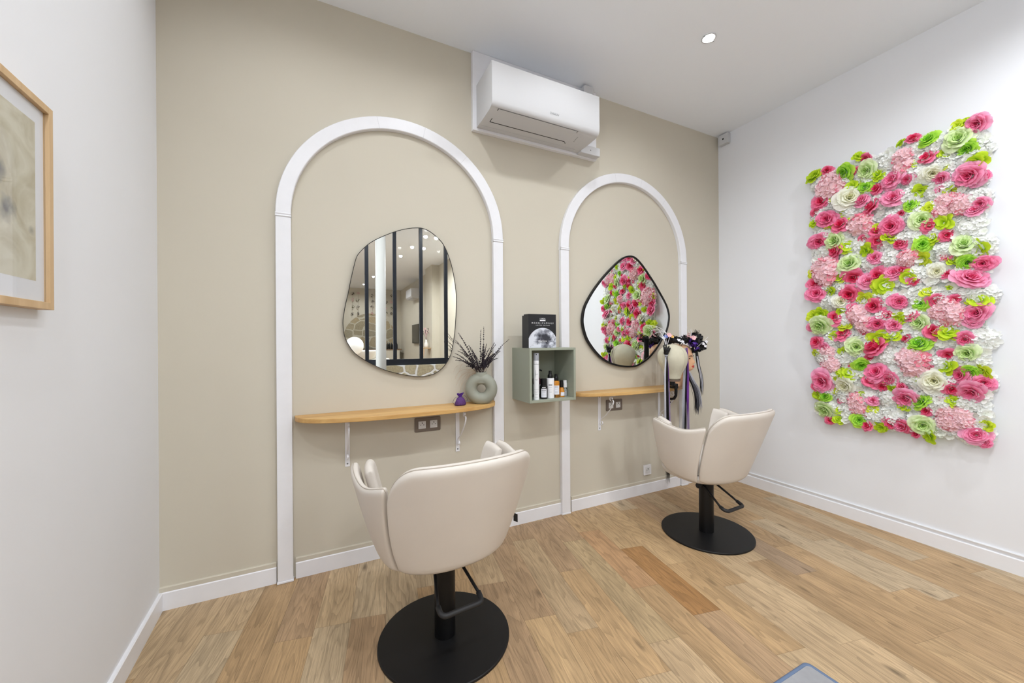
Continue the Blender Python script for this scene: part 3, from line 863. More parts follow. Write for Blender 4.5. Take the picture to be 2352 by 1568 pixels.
    # woven maker's tab on the right rear edge
    p = shell_point(rad(57), 0.50); n_ = shell_normal(rad(57), 0.50)
    mb = MB()
    tdir = Vector((n_.y, -n_.x, 0)).normalized()
    if tdir.y > 0: tdir = -tdir
    q = p + n_ * 0.001
    pts = []
    for (a, z) in ((0, -0.017), (0.019, -0.017), (0.019, 0.017), (0, 0.017)):
        pts.append(q + n_ * a + Vector((0, 0, z)))
    for k in (0, 0.0015):
        for v in pts: mb.vert(v + tdir * k)
    for f in ((0, 1, 2, 3), (7, 6, 5, 4), (0, 4, 5, 1), (1, 5, 6, 2), (2, 6, 7, 3), (3, 7, 4, 0)): mb.face(f)
    mb.build('fabric_tab', M_SLOT, root)
    return root

chair = make_chair('cream leatherette salon chair on a round black base, in front of the frameless mirror', (0.46, -0.75, 0), rad(5))
chair2 = copy_tree(chair)
chair2.location = (2.233, -0.657, 0)
chair2.rotation_euler = (0, 0, rad(2.5))
chair2['label'] = 'cream leatherette salon chair on a round black base, standing near the flower panel'

# ------------------------------------------------------------------ mirrors
def mirror(name, outline, y, th, rim, rim_m, label, inset):
    pts = catmull(outline, 4)
    cx = sum(p[0] for p in pts) / len(pts); cz = sum(p[1] for p in pts) / len(pts)
    root = empty(name, (cx, 0, cz))
    loc = [(x - cx, z - cz) for x, z in pts]
    def offset(L, d):
        n = len(L); out = []
        for i in range(n):
            a, b = Vector(L[i - 1]), Vector(L[(i + 1) % n])
            t = (b - a).normalized(); nn = Vector((-t.y, t.x))
            c = Vector(L[i])
            if nn.dot(c) < 0: nn = -nn
            out.append(tuple(c + nn * d))
        return out
    mb = MB()
    inn = offset(loc, -inset)
    mb.prism(inn, y - th * 0.5, y + th * 0.4, 'y')
    mb.build('mirror_glass', M_MIRROR, root)
    mb = MB()
    n = len(loc)
    o_, i_ = loc, offset(loc, -rim)
    rows = []
    for L, yy in ((o_, y + th), (o_, y - th + .0008), (offset(loc, -.0008), y - th), (offset(loc, -rim + .0006), y - th), (i_, y - th + .0008), (i_, y + th)):
        rows.append([(p[0], yy, p[1]) for p in L])
    mb.grid(rows, closed_u=True, closed_v=True)
    mb.build('rim', rim_m, root)
    mb = MB(); mb.prism(offset(loc, -0.03), y + th * 0.4, 0.0, 'y'); mb.build('backing_board', M_BLACKG, root)
    tag(root, label, 'mirror')
    return root
mirror('wall_mirror', MIRROR_A, -0.018, 0.006, 0.003, M_BLACKG, 'large rounded pebble shaped mirror with a hair thin rim, reflecting the glazed partition', 0.002)
mirror('wall_mirror', MIRROR_B, -0.020, 0.010, 0.013, M_BLACKG, 'teardrop shaped mirror in a black frame, reflecting the flower panel', 0.009)

# ------------------------------------------------------------------ half-moon shelves, brackets
def shelf(cx, hw, dep, ztop, label, e=2.5):
    pts = []
    n = 60
    for i in range(n + 1):
        a = PI * i / n
        pts.append((cx + hw * sgp(math.cos(a), 2 / e), -0.0005 - dep * abs(math.sin(a)) ** (2 / e)))
    mb = MB(); mb.prism(pts, ztop - 0.024, ztop, 'z')
    o = mb.build('shelf', M_OAK, None, bevel=0.003)
    tag(o, label, 'shelf', 'half-moon oak shelves under the mirrors')
    return o
ZS1, ZS2 = 0.862, 0.874
shelf(0.4365, 0.572, 0.228, ZS1, 'half-moon oak shelf carrying the round vase, under the frameless mirror')
shelf(2.1825, 0.572, 0.200, ZS2, 'half-moon oak shelf carrying the mannequin heads, under the black framed mirror')

def bracket(x, ztop, label, reach=0.17, proto=[None]):
    if proto[0] is None:
        root = empty('shelf_bracket', (x, 0, ztop))
        mb = MB()
        mb.box(-0.0125, 0.0125, -0.004, -0.0003, -0.285, -0.0005)
        mb.build('wall_strap', M_TRIM, root, bevel=0.0012)
        mb = MB(); mb.box(-0.0125, 0.0125, -reach, -0.004, -0.005, -0.0005); mb.build('shelf_strap', M_TRIM, root, bevel=0.0012)
        # flat scroll: curl below the shelf, diagonal, curl at the wall
        path = []
        for k in range(17):
            a = rad(200 - 22 * k)
            r = 0.010 + 0.0006 * k
            path.append((-0.138 + r * math.cos(a) * 1.0, -0.026 + r * math.sin(a)))
        a0 = path[-1]
        for b in bez((a0[0], a0[1], 0), (-0.175, -0.045, 0), (-0.155, -0.08, 0), (-0.09, -0.145, 0), 10)[1:]:
            path.append((b.x, b.y))
        for b in bez((-0.09, -0.145, 0), (-0.05, -0.185, 0), (-0.008, -0.195, 0), (-0.008, -0.222, 0), 10)[1:]:
            path.append((b.x, b.y))
        for k in range(1, 15):
            a = rad(0 - 24 * k)
            r = 0.019 - 0.0008 * k
            path.append((-0.027 + r * math.cos(a), -0.222 + r * math.sin(a)))
        mb = MB()
        rows = []
        for i, p in enumerate(path):
            q0 = Vector(path[max(i - 1, 0)]); q1 = Vector(path[min(i + 1, len(path) - 1)])
            t = (q1 - q0).normalized(); nn = Vector((-t.y, t.x)) * 0.0015
            c = Vector(p)
            rows.append([(-0.004, c.x + nn.x, c.y + nn.y), (0.004, c.x + nn.x, c.y + nn.y), (0.004, c.x - nn.x, c.y - nn.y), (-0.004, c.x - nn.x, c.y - nn.y)])
        mb.grid(rows, closed_u=True); mb.face((0, 1, 2, 3)); e = (len(rows) - 1) * 4; mb.face((e + 3, e + 2, e + 1, e))
        mb.build('scroll', M_TRIM, root)
        for z in (-0.268, -0.03):
            mb = MB()
            mb.lathe([(0.0045, -0.0035), (0.0045, -0.0055), (0.002, -0.0065)], c=(0, 0, z), axis='y', n=12)
            mb.build('screw_head', M_CHROME, root)
        proto[0] = root
    else:
        root = copy_tree(proto[0])
        root.location = (x, 0, ztop)
    tag(root, label, 'shelf bracket', 'white scrolled shelf brackets')
bracket(0.121, ZS1 - 0.024, 'white scrolled bracket under the vase shelf, left of the brown double socket')
bracket(0.765, ZS1 - 0.024, 'white scrolled bracket under the vase shelf, right of the brown double socket')
bracket(1.895, ZS2 - 0.024, 'white scrolled bracket under the mannequin shelf, left of the brown double socket')
bracket(2.520, ZS2 - 0.024, 'white scrolled bracket under the mannequin shelf, behind the hanging hair strands')

# ------------------------------------------------------------------ wall sockets
def outlet(parent, cx, cz, y, s=0.045):
    """French outlet insert: square with round well, two holes and an earth pin"""
    mb = MB(); mb.box(cx - s / 2, cx + s / 2, y - 0.002, y, cz - s / 2, cz + s / 2)
    o = mb.build('outlet', M_SOCKET, parent, bevel=0.001)
    mb = MB(); mb.lathe([(0.0195, -0.0022), (0.0205, -0.0036), (0.0195, -0.0036), (0.0185, -0.0024), (0.0, -0.0024)], c=(cx, y, cz), axis='y', n=28, cap=False)
    mb.build('well', M_SOCKET, o)
    for dx, dz in ((-0.0095, 0.0), (0.0095, 0.0)):
        mb = MB(); mb.lathe([(0.0026, -0.0030), (0.0, -0.0030)], c=(cx + dx, y, cz + dz), axis='y', n=12, cap=False)
        mb.build('contact_hole', M_HOLE, o)
    mb = MB(); mb.lathe([(0.003, -0.0026), (0.003, -0.007), (0.0, -0.0075)], c=(cx, y, cz + 0.012), axis='y', n=12, cap=False)
    mb.build('earth_pin', M_HOLE, o)
    return o
def double_socket(x0, z0, label):
    root = empty('double_socket', (x0, 0, z0))
    tag(root, label, 'wall socket', 'brown framed double sockets')
    mb = MB(); mb.prism(rrect(-0.079, 0.079, -0.043, 0.043, 0.007), -0.009, -0.0003, 'y')
    mb.build('frame', M_TAUPE, root, bevel=0.002)
    for dx in (-0.0355, 0.0355):
        outlet(root, dx, 0, -0.0092)
double_socket(0.5745, 0.745, 'brown framed double wall socket below the vase shelf')
double_socket(2.037, 0.748, 'brown framed double wall socket below the mannequin shelf')
root = empty('single_socket', (2.381, 0, 0.190))
tag(root, 'single white wall socket just above the skirting, beside the farther chair', 'wall socket')
mb = MB(); mb.prism(rrect(-0.041, 0.041, -0.041, 0.041, 0.004), -0.009, -0.0003, 'y'); mb.build('plate', M_WHITEPL, root, bevel=0.0015)
outlet(root, 0, 0, -0.0092, 0.05)

# ------------------------------------------------------------------ air conditioner on its white board
mb = MB(); mb.box(0.871, 1.858, -0.030, -0.0003, 2.606, CEILZ - 0.001)
o = mb.build('mounting_board', M_TRIM, None, bevel=0.002)
tag(o, 'white painted board behind the air conditioner, reaching up to the ceiling', 'board')
root = empty('air_conditioner', (1.2875, -0.031, 2.6))
tag(root, 'white wall mounted air conditioner above the arches', 'air conditioner')
HX = 0.3925
prof = [(0.0, 0.022), (-0.10, 0.020), (-0.205, 0.024), (-0.232, 0.030), (-0.246, 0.040), (-0.2535, 0.056), (-0.2545, 0.10), (-0.2545, 0.285), (-0.2525, 0.2915), (-0.246, 0.293), (0.0, 0.293)]
mb = MB(); mb.prism(prof, -HX, HX, 'x'); mb.build('housing', M_PLASTIC, root, bevel=0.0025)
# front cover: thin sheet with lower curl
mb = MB()
pr = [(-0.2548, 0.290), (-0.2565, 0.2885), (-0.2570, 0.10), (-0.2562, 0.060), (-0.250, 0.0405), (-0.238, 0.0305), (-0.2365, 0.0330), (-0.2475, 0.0425), (-0.2538, 0.0605), (-0.2548, 0.10)]
mb.prism(pr, -HX, HX, 'x'); mb.build('front_cover', M_PLASTIC, root, bevel=0.0008)
# air outlet: dark slot and grey flap
def under(y): return 0.0200 + (abs(y) - 0.10) * (0.004 / 0.105) if abs(y) > 0.10 else 0.022 - abs(y) * 0.02
mb = MB()
x0, x1, ya, yb = -0.345, 0.232, -0.100, -0.236
sl = [(x0, yb), (x1, yb), (x1, ya + 0.02), (x1 - 0.02, ya), (x0, ya)]
def slab(mb, L, d0, d1):
    b = len(mb.v); n = len(L)
    for dz in (d0, d1):
        for (x, y) in L:
            mb.vert((x, y, under(y) + (0.004 if y < -0.23 else 0) - dz))
    mb.face([b + i for i in range(n)]); mb.face([b + n + i for i in range(n)][::-1])
    for i in range(n):
        j = (i + 1) % n; mb.face((b + i, b + n + i, b + n + j, b + j))
slab(mb, sl, 0.0005, 0.0012)
mb.build('outlet_slot', M_SLOT, root)
mb = MB(); i_ = 0.0035
slab(mb, [(x0 + 0.004, yb + 0.001), (x1 - 0.004, yb + 0.001), (x1 - 0.004, ya + 0.011), (x1 - 0.022, ya - 0.008), (x0 + 0.004, ya - 0.008)], 0.0010, 0.0018)
mb.build('flap', M_FLAP, root)
mb = MB(); mb.box(-HX + 0.002, HX - 0.05, -0.044, -0.040, 0.0195, 0.0212); mb.build('rear_seam', M_FLAP, root)
# indicator marks
for (x, y, r) in ((0.268, -0.213, 0.0085), (0.290, -0.190, 0.0085)):
    mb = MB(); mb.lathe([(r, under(y) - 0.0008), (0, under(y) - 0.0010)], c=(x, y, 0), n=20, cap=False)
    mb.build('sensor_window', M_FLAP, root)
for k in range(5):
    mb = MB()
    y = -0.185 + 0.013 * k
    mb.box(0.262 + 0.002 * k, 0.268 + 0.002 * k, y, y + 0.006, under(y) - 0.0010, under(y) - 0.0002)
    mb.build('indicator_mark', M_INK2, root)
text_mesh('logo', 'DAIKIN', 0.020, face_y(0.035, -0.2573, 0.082), M_INK2, root, shear=0.2)
# trunking box and its clip
root = empty('trunking_box', (1.775, -0.031, 2.61))
tag(root, 'small white cover box at the lower right of the air conditioner', 'cover box')
mb = MB(); mb.box(-0.095, 0.078, -0.050, 0, 0.0, 0.062); mb.build('cover', M_PLASTIC, root, bevel=0.004)
mb = MB(); mb.lathe([(0.004, -0.0505), (0.0, -0.0508)], c=(-0.01, 0, 0.03), axis='y', n=12, cap=False); mb.build('screw_hole', M_HOLE, root)
mb = MB(); mb.prism(rrect(1.705, 1.795, 3.035, 3.105, 0.02), -0.085, -0.0305, 'y')
o = mb.build('pipe_cover', M_PLASTIC, None, bevel=0.006)
tag(o, 'small rounded white pipe cover behind the top right of the air conditioner', 'cover box')

# junction box high in the corner
root = empty('junction_box', (XR, -0.075, 3.06))
tag(root, 'small white junction box in the upper corner under the ceiling', 'junction box')
mb = MB(); mb.box(-0.042, -0.0004, -0.045, 0.042, -0.045, 0.045); mb.build('cover', M_PLASTIC, root, bevel=0.004)
mb = MB(); mb.box(-0.0428, -0.0418, -0.008, 0.006, -0.006, 0.008); mb.build('knockout', M_SLOT, root)

# ------------------------------------------------------------------ ceiling downlights
def downlight(x, y, power, label, group, first=[None]):
    root = empty('downlight', (x, y, CEILZ))
    mb = MB(); mb.lathe([(0.042, -0.0003), (0.043, -0.004), (0.038, -0.007), (0.033, -0.005), (0.033, -0.001)], n=32, cap=False)
    mb.build('ring', M_PLASTIC, root, smooth=True)
    mb = MB(); mb.lathe([(0.0325, -0.0045), (0.0, -0.0045)], n=28, cap=False)
    mb.build('lens', M_LAMP, root)
    for s in (-1, 1):
        mb = MB(); mb.box(s * 0.040 - 0.004, s * 0.040 + 0.004, -0.004, 0.004, -0.0095, -0.0065)
        mb.build('spring_clip', M_CHROME, root)
    ld = bpy.data.lights.new('bulb_light', 'SPOT')
    ld.energy = power; ld.color = LAMP_COLOR
    ld.spot_size = rad(165); ld.spot_blend = 0.6; ld.shadow_soft_size = 0.032
    lo = bpy.data.objects.new('bulb_light', ld); col.objects.link(lo)
    lo.parent = root; lo.location = (0, 0, -0.012)
    tag(root, label, 'ceiling light', group)
LN = ['round recessed ceiling light nearest the white flower wall', 'round recessed ceiling light in front of the air conditioner', 'round recessed ceiling light above the nearer salon chair', 'round recessed ceiling light nearest the left wall']
for i, (x, y) in enumerate(SALON_LAMPS):
    downlight(x, y, LAMP_POWER[0 if i < 4 else 1], LN[i] if i < 4 else 'round recessed ceiling light over the open floor behind the chairs', 'ceiling downlights of the salon')
for (x, y) in ROOM_LAMPS:
    downlight(x, y, ROOM_POWER, 'round recessed ceiling light beyond the glazed partition', 'ceiling downlights beyond the partition')
# ------------------------------------------------------------------ sage cube shelf with hair products
root = empty('cube_shelf', (1.155, 0, 0.860))
tag(root, 'sage green open cube shelf on the wall between the two arches', 'shelf')
W_, D_, H_, T_ = 0.348, 0.247, 0.346, 0.016
for nm, b in (('side_panel', (0, T_, -D_, -.0005, 0, H_)), ('side_panel', (W_ - T_, W_, -D_, -.0005, 0, H_)),
              ('top_panel', (T_, W_ - T_, -D_, -.0005, H_ - T_, H_)), ('bottom_panel', (T_, W_ - T_, -D_, -.0005, 0, T_)),
              ('back_panel', (T_, W_ - T_, -.010, -.0005, T_, H_ - T_))):
    mb = MB(); mb.box(*b); mb.build(nm, M_SAGE, root, bevel=0.0015 if nm != 'back_panel' else 0)
ZF = 0.860 + T_

def bottle(name, x, y, prof, m, label, group='hair products in the cube shelf', cat='bottle', n=28):
    root = empty(name, (x, y, ZF))
    mb = MB(); mb.lathe(prof, n=n); mb.build('body', m, root, smooth=True, bevel=0.0008)
    tag(root, label, cat, group)
    return root
def part_lathe(root, name, prof, m, n=20, c=(0, 0, 0)):
    mb = MB(); mb.lathe(prof, c=c, n=n); return mb.build(name, m, root, smooth=True, bevel=0.0004)
def curved_label(root, name, r, z0, z1, a0, a1, m, n=12):
    mb = MB(); mb.grid([[(r * math.cos(rad(a0 + (a1 - a0) * k / n)), r * math.sin(rad(a0 + (a1 - a0) * k / n)), z) for k in range(n + 1)] for z in (z0, z1)])
    return mb.build(name, m, root, smooth=True)
CAMA = -118   # direction (degrees) of the viewer as seen from the bottles
def label_lines(root, r, z, wdeg, m, h=0.0012):
    curved_label(root, 'label_text', r, z, z + h, CAMA - wdeg, CAMA + wdeg, m, 6)
# tall spray can
r_ = bottle('spray_can', 1.222, -0.212, [(0.0, 0), (0.0175, 0), (0.0180, 0.002), (0.0180, 0.247), (0.0172, 0.250), (0.0, 0.250)], M_WHITEPL, 'tall slim white spray can with a grey cap at the left of the cube shelf', cat='spray can')
part_lathe(r_, 'cap', [(0.0, 0.2502), (0.0176, 0.2502), (0.0176, 0.296), (0.0165, 0.298), (0.0, 0.298)], M_GREYCAP)
mb = MB(); mb.lathe([(0.0035, 0.0), (0.0, 0.0002)], n=12, axis='y', c=(0.0, 0, 0), cap=False)
o = mb.build('nozzle_hole', M_HOLE, r_); o.location = (-0.0078, -0.0158, 0.288); o.rotation_euler = (0, 0, rad(-28))
curved_label(r_, 'label_band', 0.0182, 0.226, 0.2275, -190, 10, M_DARKINK)
for z, wd in ((0.234, 14), (0.128, 30), (0.126, 10), (0.066, 60), (0.056, 36), (0.046, 22), (0.036, 30), (0.016, 30)):
    label_lines(r_, 0.0182, z, wd, M_DARKINK if z > .1 else M_INK2)
mb = MB(); q = [Vector((0.0184 * math.cos(rad(a)), 0.0184 * math.sin(rad(a)), z)) for a, z in ((-150, .158), (-142, .160), (-134, .172), (-131, .190), (-134, .160), (-138, .142), (-128, .160), (-120, .164), (-112, .161), (-104, .165), (-96, .163), (-88, .166), (-78, .164))]
mb.tube(q, 0.0005, 5); mb.build('script_lettering', M_DARKINK, r_, smooth=True)
# plum pump bottle behind
r_ = bottle('pump_bottle', 1.285, -0.105, [(0.0, 0), (0.026, 0), (0.027, 0.004), (0.027, 0.118), (0.022, 0.130), (0.0, 0.130)], M_PLUM, 'dark plum pump bottle behind the spray can and the black bottle')
part_lathe(r_, 'pump_collar', [(0.0, 0.1302), (0.013, 0.1302), (0.013, 0.150), (0.006, 0.153), (0.006, 0.176), (0.0, 0.176)], M_BLACKG)
mb = MB(); mb.tube([(-0.006, 0, 0.182), (0.012, -0.004, 0.184), (0.030, -0.012, 0.176), (0.034, -0.013, 0.172)], [0.008, 0.007, 0.005, 0.004], 10); mb.build('pump_spout', M_BLACKG, r_, smooth=True)
curved_label(r_, 'label', 0.0273, 0.02, 0.085, -180, -30, M_LABEL)
# black bottle with white label
r_ = bottle('dark_bottle', 1.2885, -0.192, [(0.0, 0), (0.0235, 0), (0.025, 0.003), (0.025, 0.078), (0.022, 0.086), (0.0, 0.086)], M_BLACKG, 'short black bottle with a white label and a tall black cap')
part_lathe(r_, 'cap', [(0.0, 0.0862), (0.0205, 0.0862), (0.0205, 0.126), (0.0195, 0.129), (0.0, 0.129)], M_BLACK)
curved_label(r_, 'label', 0.0252, 0.010, 0.066, CAMA - 46, CAMA + 46, M_LABEL)
for z, wd in ((0.058, 36), (0.054, 32), (0.050, 24), (0.040, 20), (0.026, 28)): label_lines(r_, 0.0254, z, wd, M_DARKINK if z > .045 else M_INK2, 0.0015)
label_lines(r_, 0.0252, 0.071, 28, M_INK, 0.005)
# white spray bottle
r_ = bottle('spray_bottle', 1.3405, -0.188, [(0.0, 0), (0.0250, 0), (0.0262, 0.003), (0.0262, 0.128), (0.0250, 0.131), (0.0, 0.131)], M_WHITEPL, 'white cylindrical bottle with a black spray pump in the cube shelf')
part_lathe(r_, 'spray_pump', [(0.0, 0.1312), (0.0165, 0.1312), (0.0165, 0.147), (0.0135, 0.152), (0.0105, 0.160), (0.0095, 0.178), (0.0, 0.179)], M_BLACKG)
for z, wd in ((0.088, 26), (0.0835, 26), (0.072, 24), (0.068, 20), (0.055, 22), (0.047, 22), (0.039, 18)): label_lines(r_, 0.0264, z, wd, M_DARKINK if z > .08 else M_INK2, 0.003 if z > .08 else 0.0012)
# amber spray bottle
r_ = bottle('amber_bottle', 1.3895, -0.182, [(0.0, 0), (0.022, 0), (0.0238, 0.003), (0.0238, 0.100), (0.020, 0.108), (0.012, 0.111), (0.0, 0.111)], M_AMBER, 'tall amber oil bottle with a white label and a black pump')
part_lathe(r_, 'spray_pump', [(0.0, 0.1112), (0.0155, 0.1112), (0.0155, 0.128), (0.0120, 0.132), (0.0095, 0.139), (0.0088, 0.154), (0.0, 0.155)], M_BLACKG)
curved_label(r_, 'label', 0.0240, 0.021, 0.080, CAMA - 34, CAMA + 56, M_LABEL)
curved_label(r_, 'oil_foot', 0.0240, 0.003, 0.020, -200, 20, M_AMBERDARK)
for z, wd in ((0.072, 26), (0.067, 24), (0.056, 18), (0.040, 22), (0.032, 22)): label_lines(r_, 0.0242, z, wd, M_DARKINK if z > .06 else M_INK2, 0.0015)
# small round amber bottle
r_ = bottle('oil_flask', 1.4355, -0.178, [(0.0, 0), (0.019, 0), (0.0212, 0.004), (0.0215, 0.032), (0.019, 0.044), (0.013, 0.058), (0.012, 0.064), (0.0, 0.064)], M_AMBER, 'small round shouldered amber flask with a black cap')
part_lathe(r_, 'cap', [(0.0, 0.0642), (0.0125, 0.0642), (0.0125, 0.092), (0.0100, 0.096), (0.0095, 0.110), (0.0, 0.111)], M_BLACKG)
curved_label(r_, 'label', 0.0217, 0.009, 0.032, CAMA - 20, CAMA + 62, M_LABEL)
# small clear bottle with white pump
r_ = bottle('serum_bottle', 1.4715, -0.165, [(0.0, 0), (0.0140, 0), (0.0150, 0.002), (0.0150, 0.040), (0.011, 0.050), (0.007, 0.054), (0.007, 0.060), (0.0, 0.060)], M_SILVER, 'small clear serum bottle with a white pump cap, rightmost in the cube shelf')
part_lathe(r_, 'pump_cap', [(0.0, 0.0602), (0.0145, 0.0602), (0.0145, 0.088), (0.0125, 0.091), (0.0120, 0.108), (0.0, 0.109)], M_WHITEPL)
curved_label(r_, 'label', 0.0152, 0.008, 0.034, CAMA - 40, CAMA + 40, M_GREYCAP)

# ------------------------------------------------------------------ black gift carton with the moon print
BX, BY, BZ = 1.153, -0.237, 0.8602 + H_
root = empty('gift_box', (BX, BY, BZ))
tag(root, 'black carton printed with a grey moon, standing on the cube shelf', 'box')
BW, BD, BH = 0.205, 0.088, 0.214
mb = MB(); mb.box(0.001, BW - 0.001, 0.0, BD * 0.72, 0.0, BH); mb.build('sleeve', M_BOX, root, bevel=0.001)
mb = MB(); mb.box(0.002, BW - 0.002, BD * 0.72, BD, 0.0, BH - 0.007); mb.build('inner_tray', M_BOX, root, bevel=0.001)
def moon_material():
    m = bpy.data.materials.new('moon print'); m.use_nodes = True
    nt = m.node_tree; L = nt.links; b = nt.nodes['Principled BSDF']
    tc = nt.nodes.new('ShaderNodeTexCoord')
    mp = nt.nodes.new('ShaderNodeMapping'); mp.inputs['Scale'].default_value = (1, 0, 1)
    L.new(tc.outputs['Object'], mp.inputs[0])
    n = nt.nodes.new('ShaderNodeTexNoise'); n.inputs['Scale'].default_value = 20.0; n.inputs['Detail'].default_value = 6; n.inputs['Roughness'].default_value = 0.62
    L.new(mp.outputs[0], n.inputs['Vector'])
    # dark seas towards the middle
    ds = nt.nodes.new('ShaderNodeVectorMath'); ds.operation = 'DISTANCE'; ds.inputs[1].default_value = (0.125, 0, 0.05)
    L.new(mp.outputs[0], ds.inputs[0])
    r = nt.nodes.new('ShaderNodeMapRange'); r.inputs['From Min'].default_value = 0.02; r.inputs['From Max'].default_value = 0.095
    r.inputs['To Min'].default_value = -0.12; r.inputs['To Max'].default_value = 0.16
    L.new(ds.outputs['Value'], r.inputs['Value'])
    a = nt.nodes.new('ShaderNodeMath'); a.operation = 'ADD'; L.new(n.outputs['Fac'], a.inputs[0]); L.new(r.outputs[0], a.inputs[1])
    cr = nt.nodes.new('ShaderNodeValToRGB'); e = cr.color_ramp.elements
    e[0].position = 0.38; e[0].color = rgb(46, 48, 58); e[1].position = 0.62; e[1].color = rgb(214, 218, 228)
    x = e.new(0.5); x.color = rgb(140, 144, 156)
    L.new(a.outputs[0], cr.inputs[0]); L.new(cr.outputs[0], b.inputs['Base Color'])
    b.inputs['Roughness'].default_value = 0.5
    return m
MOON = moon_material()
mb = MB()
pts = []; mr, mcx, mcz = 0.111, 0.1035, 0.016
a0 = math.acos((BW - 0.002 - mcx) / mr)
a1 = PI - math.acos((mcx - 0.002) / mr)
for k in range(41):
    a = a0 + (a1 - a0) * k / 40
    pts.append((mcx + mr * math.cos(a), mcz + mr * math.sin(a)))
pts += [(0.002, 0.001), (BW - 0.002, 0.001)]
mb.prism(pts, -0.0006, 0.0002, 'y'); mb.build('moon_print', MOON, root)
text_mesh('lettering', "L'ORÉAL", 0.0118, face_y(mcx, -0.0007, 0.1845), M_INK, root, extr=0.0001)
mb = MB(); mb.box(mcx - 0.0205, mcx + 0.0205, -0.0008, 0.0002, 0.1705, 0.1770); mb.build('logo_bar', M_INK, root)
text_mesh('lettering', 'MOON+CAPSULE', 0.0135, face_y(mcx, -0.0007, 0.1565), M_INK, root, extr=0.0001, spacing=1.75)
text_mesh('lettering', 'LIMITED EDITION', 0.0085, face_y(mcx, -0.0007, 0.1430), M_INK, root, extr=0.0001, spacing=1.6)
text_mesh('lettering', 'Metal Detox', 0.0125, face_y(mcx, -0.0012, 0.0435), M_INK, root, extr=0.0002)
mb = MB(); mb.box(mcx - 0.022, mcx + 0.022, -0.0010, 0.0, 0.0305, 0.0325); mb.build('small_print', M_INK2, root)

# ------------------------------------------------------------------ ring vase with dried lavender
VX, VY, VZ = 0.888, -0.105, ZS1
vrz = math.atan2(VX, 2.348 + VY) * -1.0 + rad(-3)
mb = MB()
Rm, rm = 0.0635, 0.0365
cz = 0.093
rows = []
for i in range(64):
    a = 2 * PI * i / 64
    row = []
    k = 1.0 + 0.06 * max(0, -math.sin(a))
    for j in range(28):
        b = 2 * PI * j / 28
        rr = Rm + rm * k * math.cos(b)
        z = cz + rr * math.sin(a) * 0.985
        row.append((rr * math.cos(a), 1.05 * rm * math.sin(b), max(z, 0.0005)))
    rows.append(row)
mb.grid(rows, closed_u=True, closed_v=True)
sq = Matrix.Diagonal((1.0, 0.50, 1.0, 1.0))
mb.lathe([(0.070, 0.128), (0.072, 0.140), (0.060, 0.158), (0.047, 0.172), (0.038, 0.184), (0.0345, 0.190)], n=40, m=sq)
mb.lathe([(0.030, 0.150), (0.036, 0.160), (0.0355, 0.176), (0.0345, 0.186), (0.0345, 0.198), (0.0325, 0.199), (0.0300, 0.197), (0.0300, 0.165), (0.0, 0.160)], n=40)
o = mb.build('ring_vase', M_CERAMIC, None, smooth=True)
o.location = (VX, VY, VZ); o.rotation_euler = (0, 0, vrz)
rmod = o.modifiers.new('remesh', 'REMESH'); rmod.mode = 'VOXEL'; rmod.voxel_size = 0.0028; rmod.use_smooth_shade = True
sm = o.modifiers.new('smooth', 'SMOOTH'); sm.factor = 0.5; sm.iterations = 8
tag(o, 'round sage ceramic vase with a hole through its middle, on the left shelf', 'vase')

random.seed(21)
root = empty('dried_lavender', (VX, VY, VZ + 0.165))
tag(root, 'bunch of dried dark lavender stems standing in the ring vase', 'dried flowers')
base = Vector((VX, VY, VZ + 0.165))
def lav_stem(tip):
    tip = Vector(tip)
    b0 = base + Vector((random.uniform(-.02, .02), random.uniform(-.016, .016), 0.0))
    d = tip - b0
    side = Vector((d.x, d.y, 0))
    c1 = b0 + Vector((0, 0, 1)) * 0.06 + side * 0.12
    c2 = b0 + d * 0.72 + Vector((0, 0, 0.02)) 
    if side.length > 0.12: c2 += Vector((0, 0, 0.012))
    P = bez(b0, c1, c2, tip, 22)
    P = [p - base for p in P]
    mb = MB(); mb.tube(P, [0.0010] * 23, 4)
    st = mb.build('stem', M_STEM, root)
    mb = MB()
    for i in range(7, 23):
        if random.random() < 0.10 and i < 16: continue
        k = 1.0 - 0.55 * (i / 22.0) ** 3
        for q in range(3 if i < 17 else 2):
            off = Vector((random.uniform(-1, 1), random.uniform(-1, 1), random.uniform(-.6, .6))) * 0.0036
            r = random.uniform(0.0030, 0.0047) * k
            mb.ball(P[i] + off * k, r, 5, 4)
    mb.build('buds', M_LAV, st)
for t in STEM_TIPS: lav_stem(t)
for k in range(14):                     # shorter sprigs filling the heart of the bunch
    t = Vector(STEM_TIPS[(k * 7) % len(STEM_TIPS)])
    lav_stem(base + (t - base) * random.uniform(0.5, 0.75) + Vector((random.uniform(-.02, .03), random.uniform(-.015, .02), 0)))
# pale dried grass hanging at the left of the bunch
root2 = empty('dried_grass', (VX, VY, VZ + 0.165))
tag(root2, 'wispy beige dried grass drooping behind the lavender on the left', 'dried flowers')
mb = MB()
for k in range(26):
    tx = VX - random.uniform(0.05, 0.155); tz = VZ + random.uniform(0.07, 0.22)
    P = bez(base + Vector((random.uniform(-.015, .005), 0.01, -.005)), base + Vector((-.02, 0.02, 0.06)), (tx + 0.01, -0.04, tz + 0.09), (tx, -0.035 + random.uniform(-.012, .015), tz), 12)
    mb.tube([p - base for p in P], [0.0010 - 0.00005 * i for i in range(13)], 3)
tag(mb.build('grass_blades', M_PAMPAS, root2), None, None, None, 'stuff')

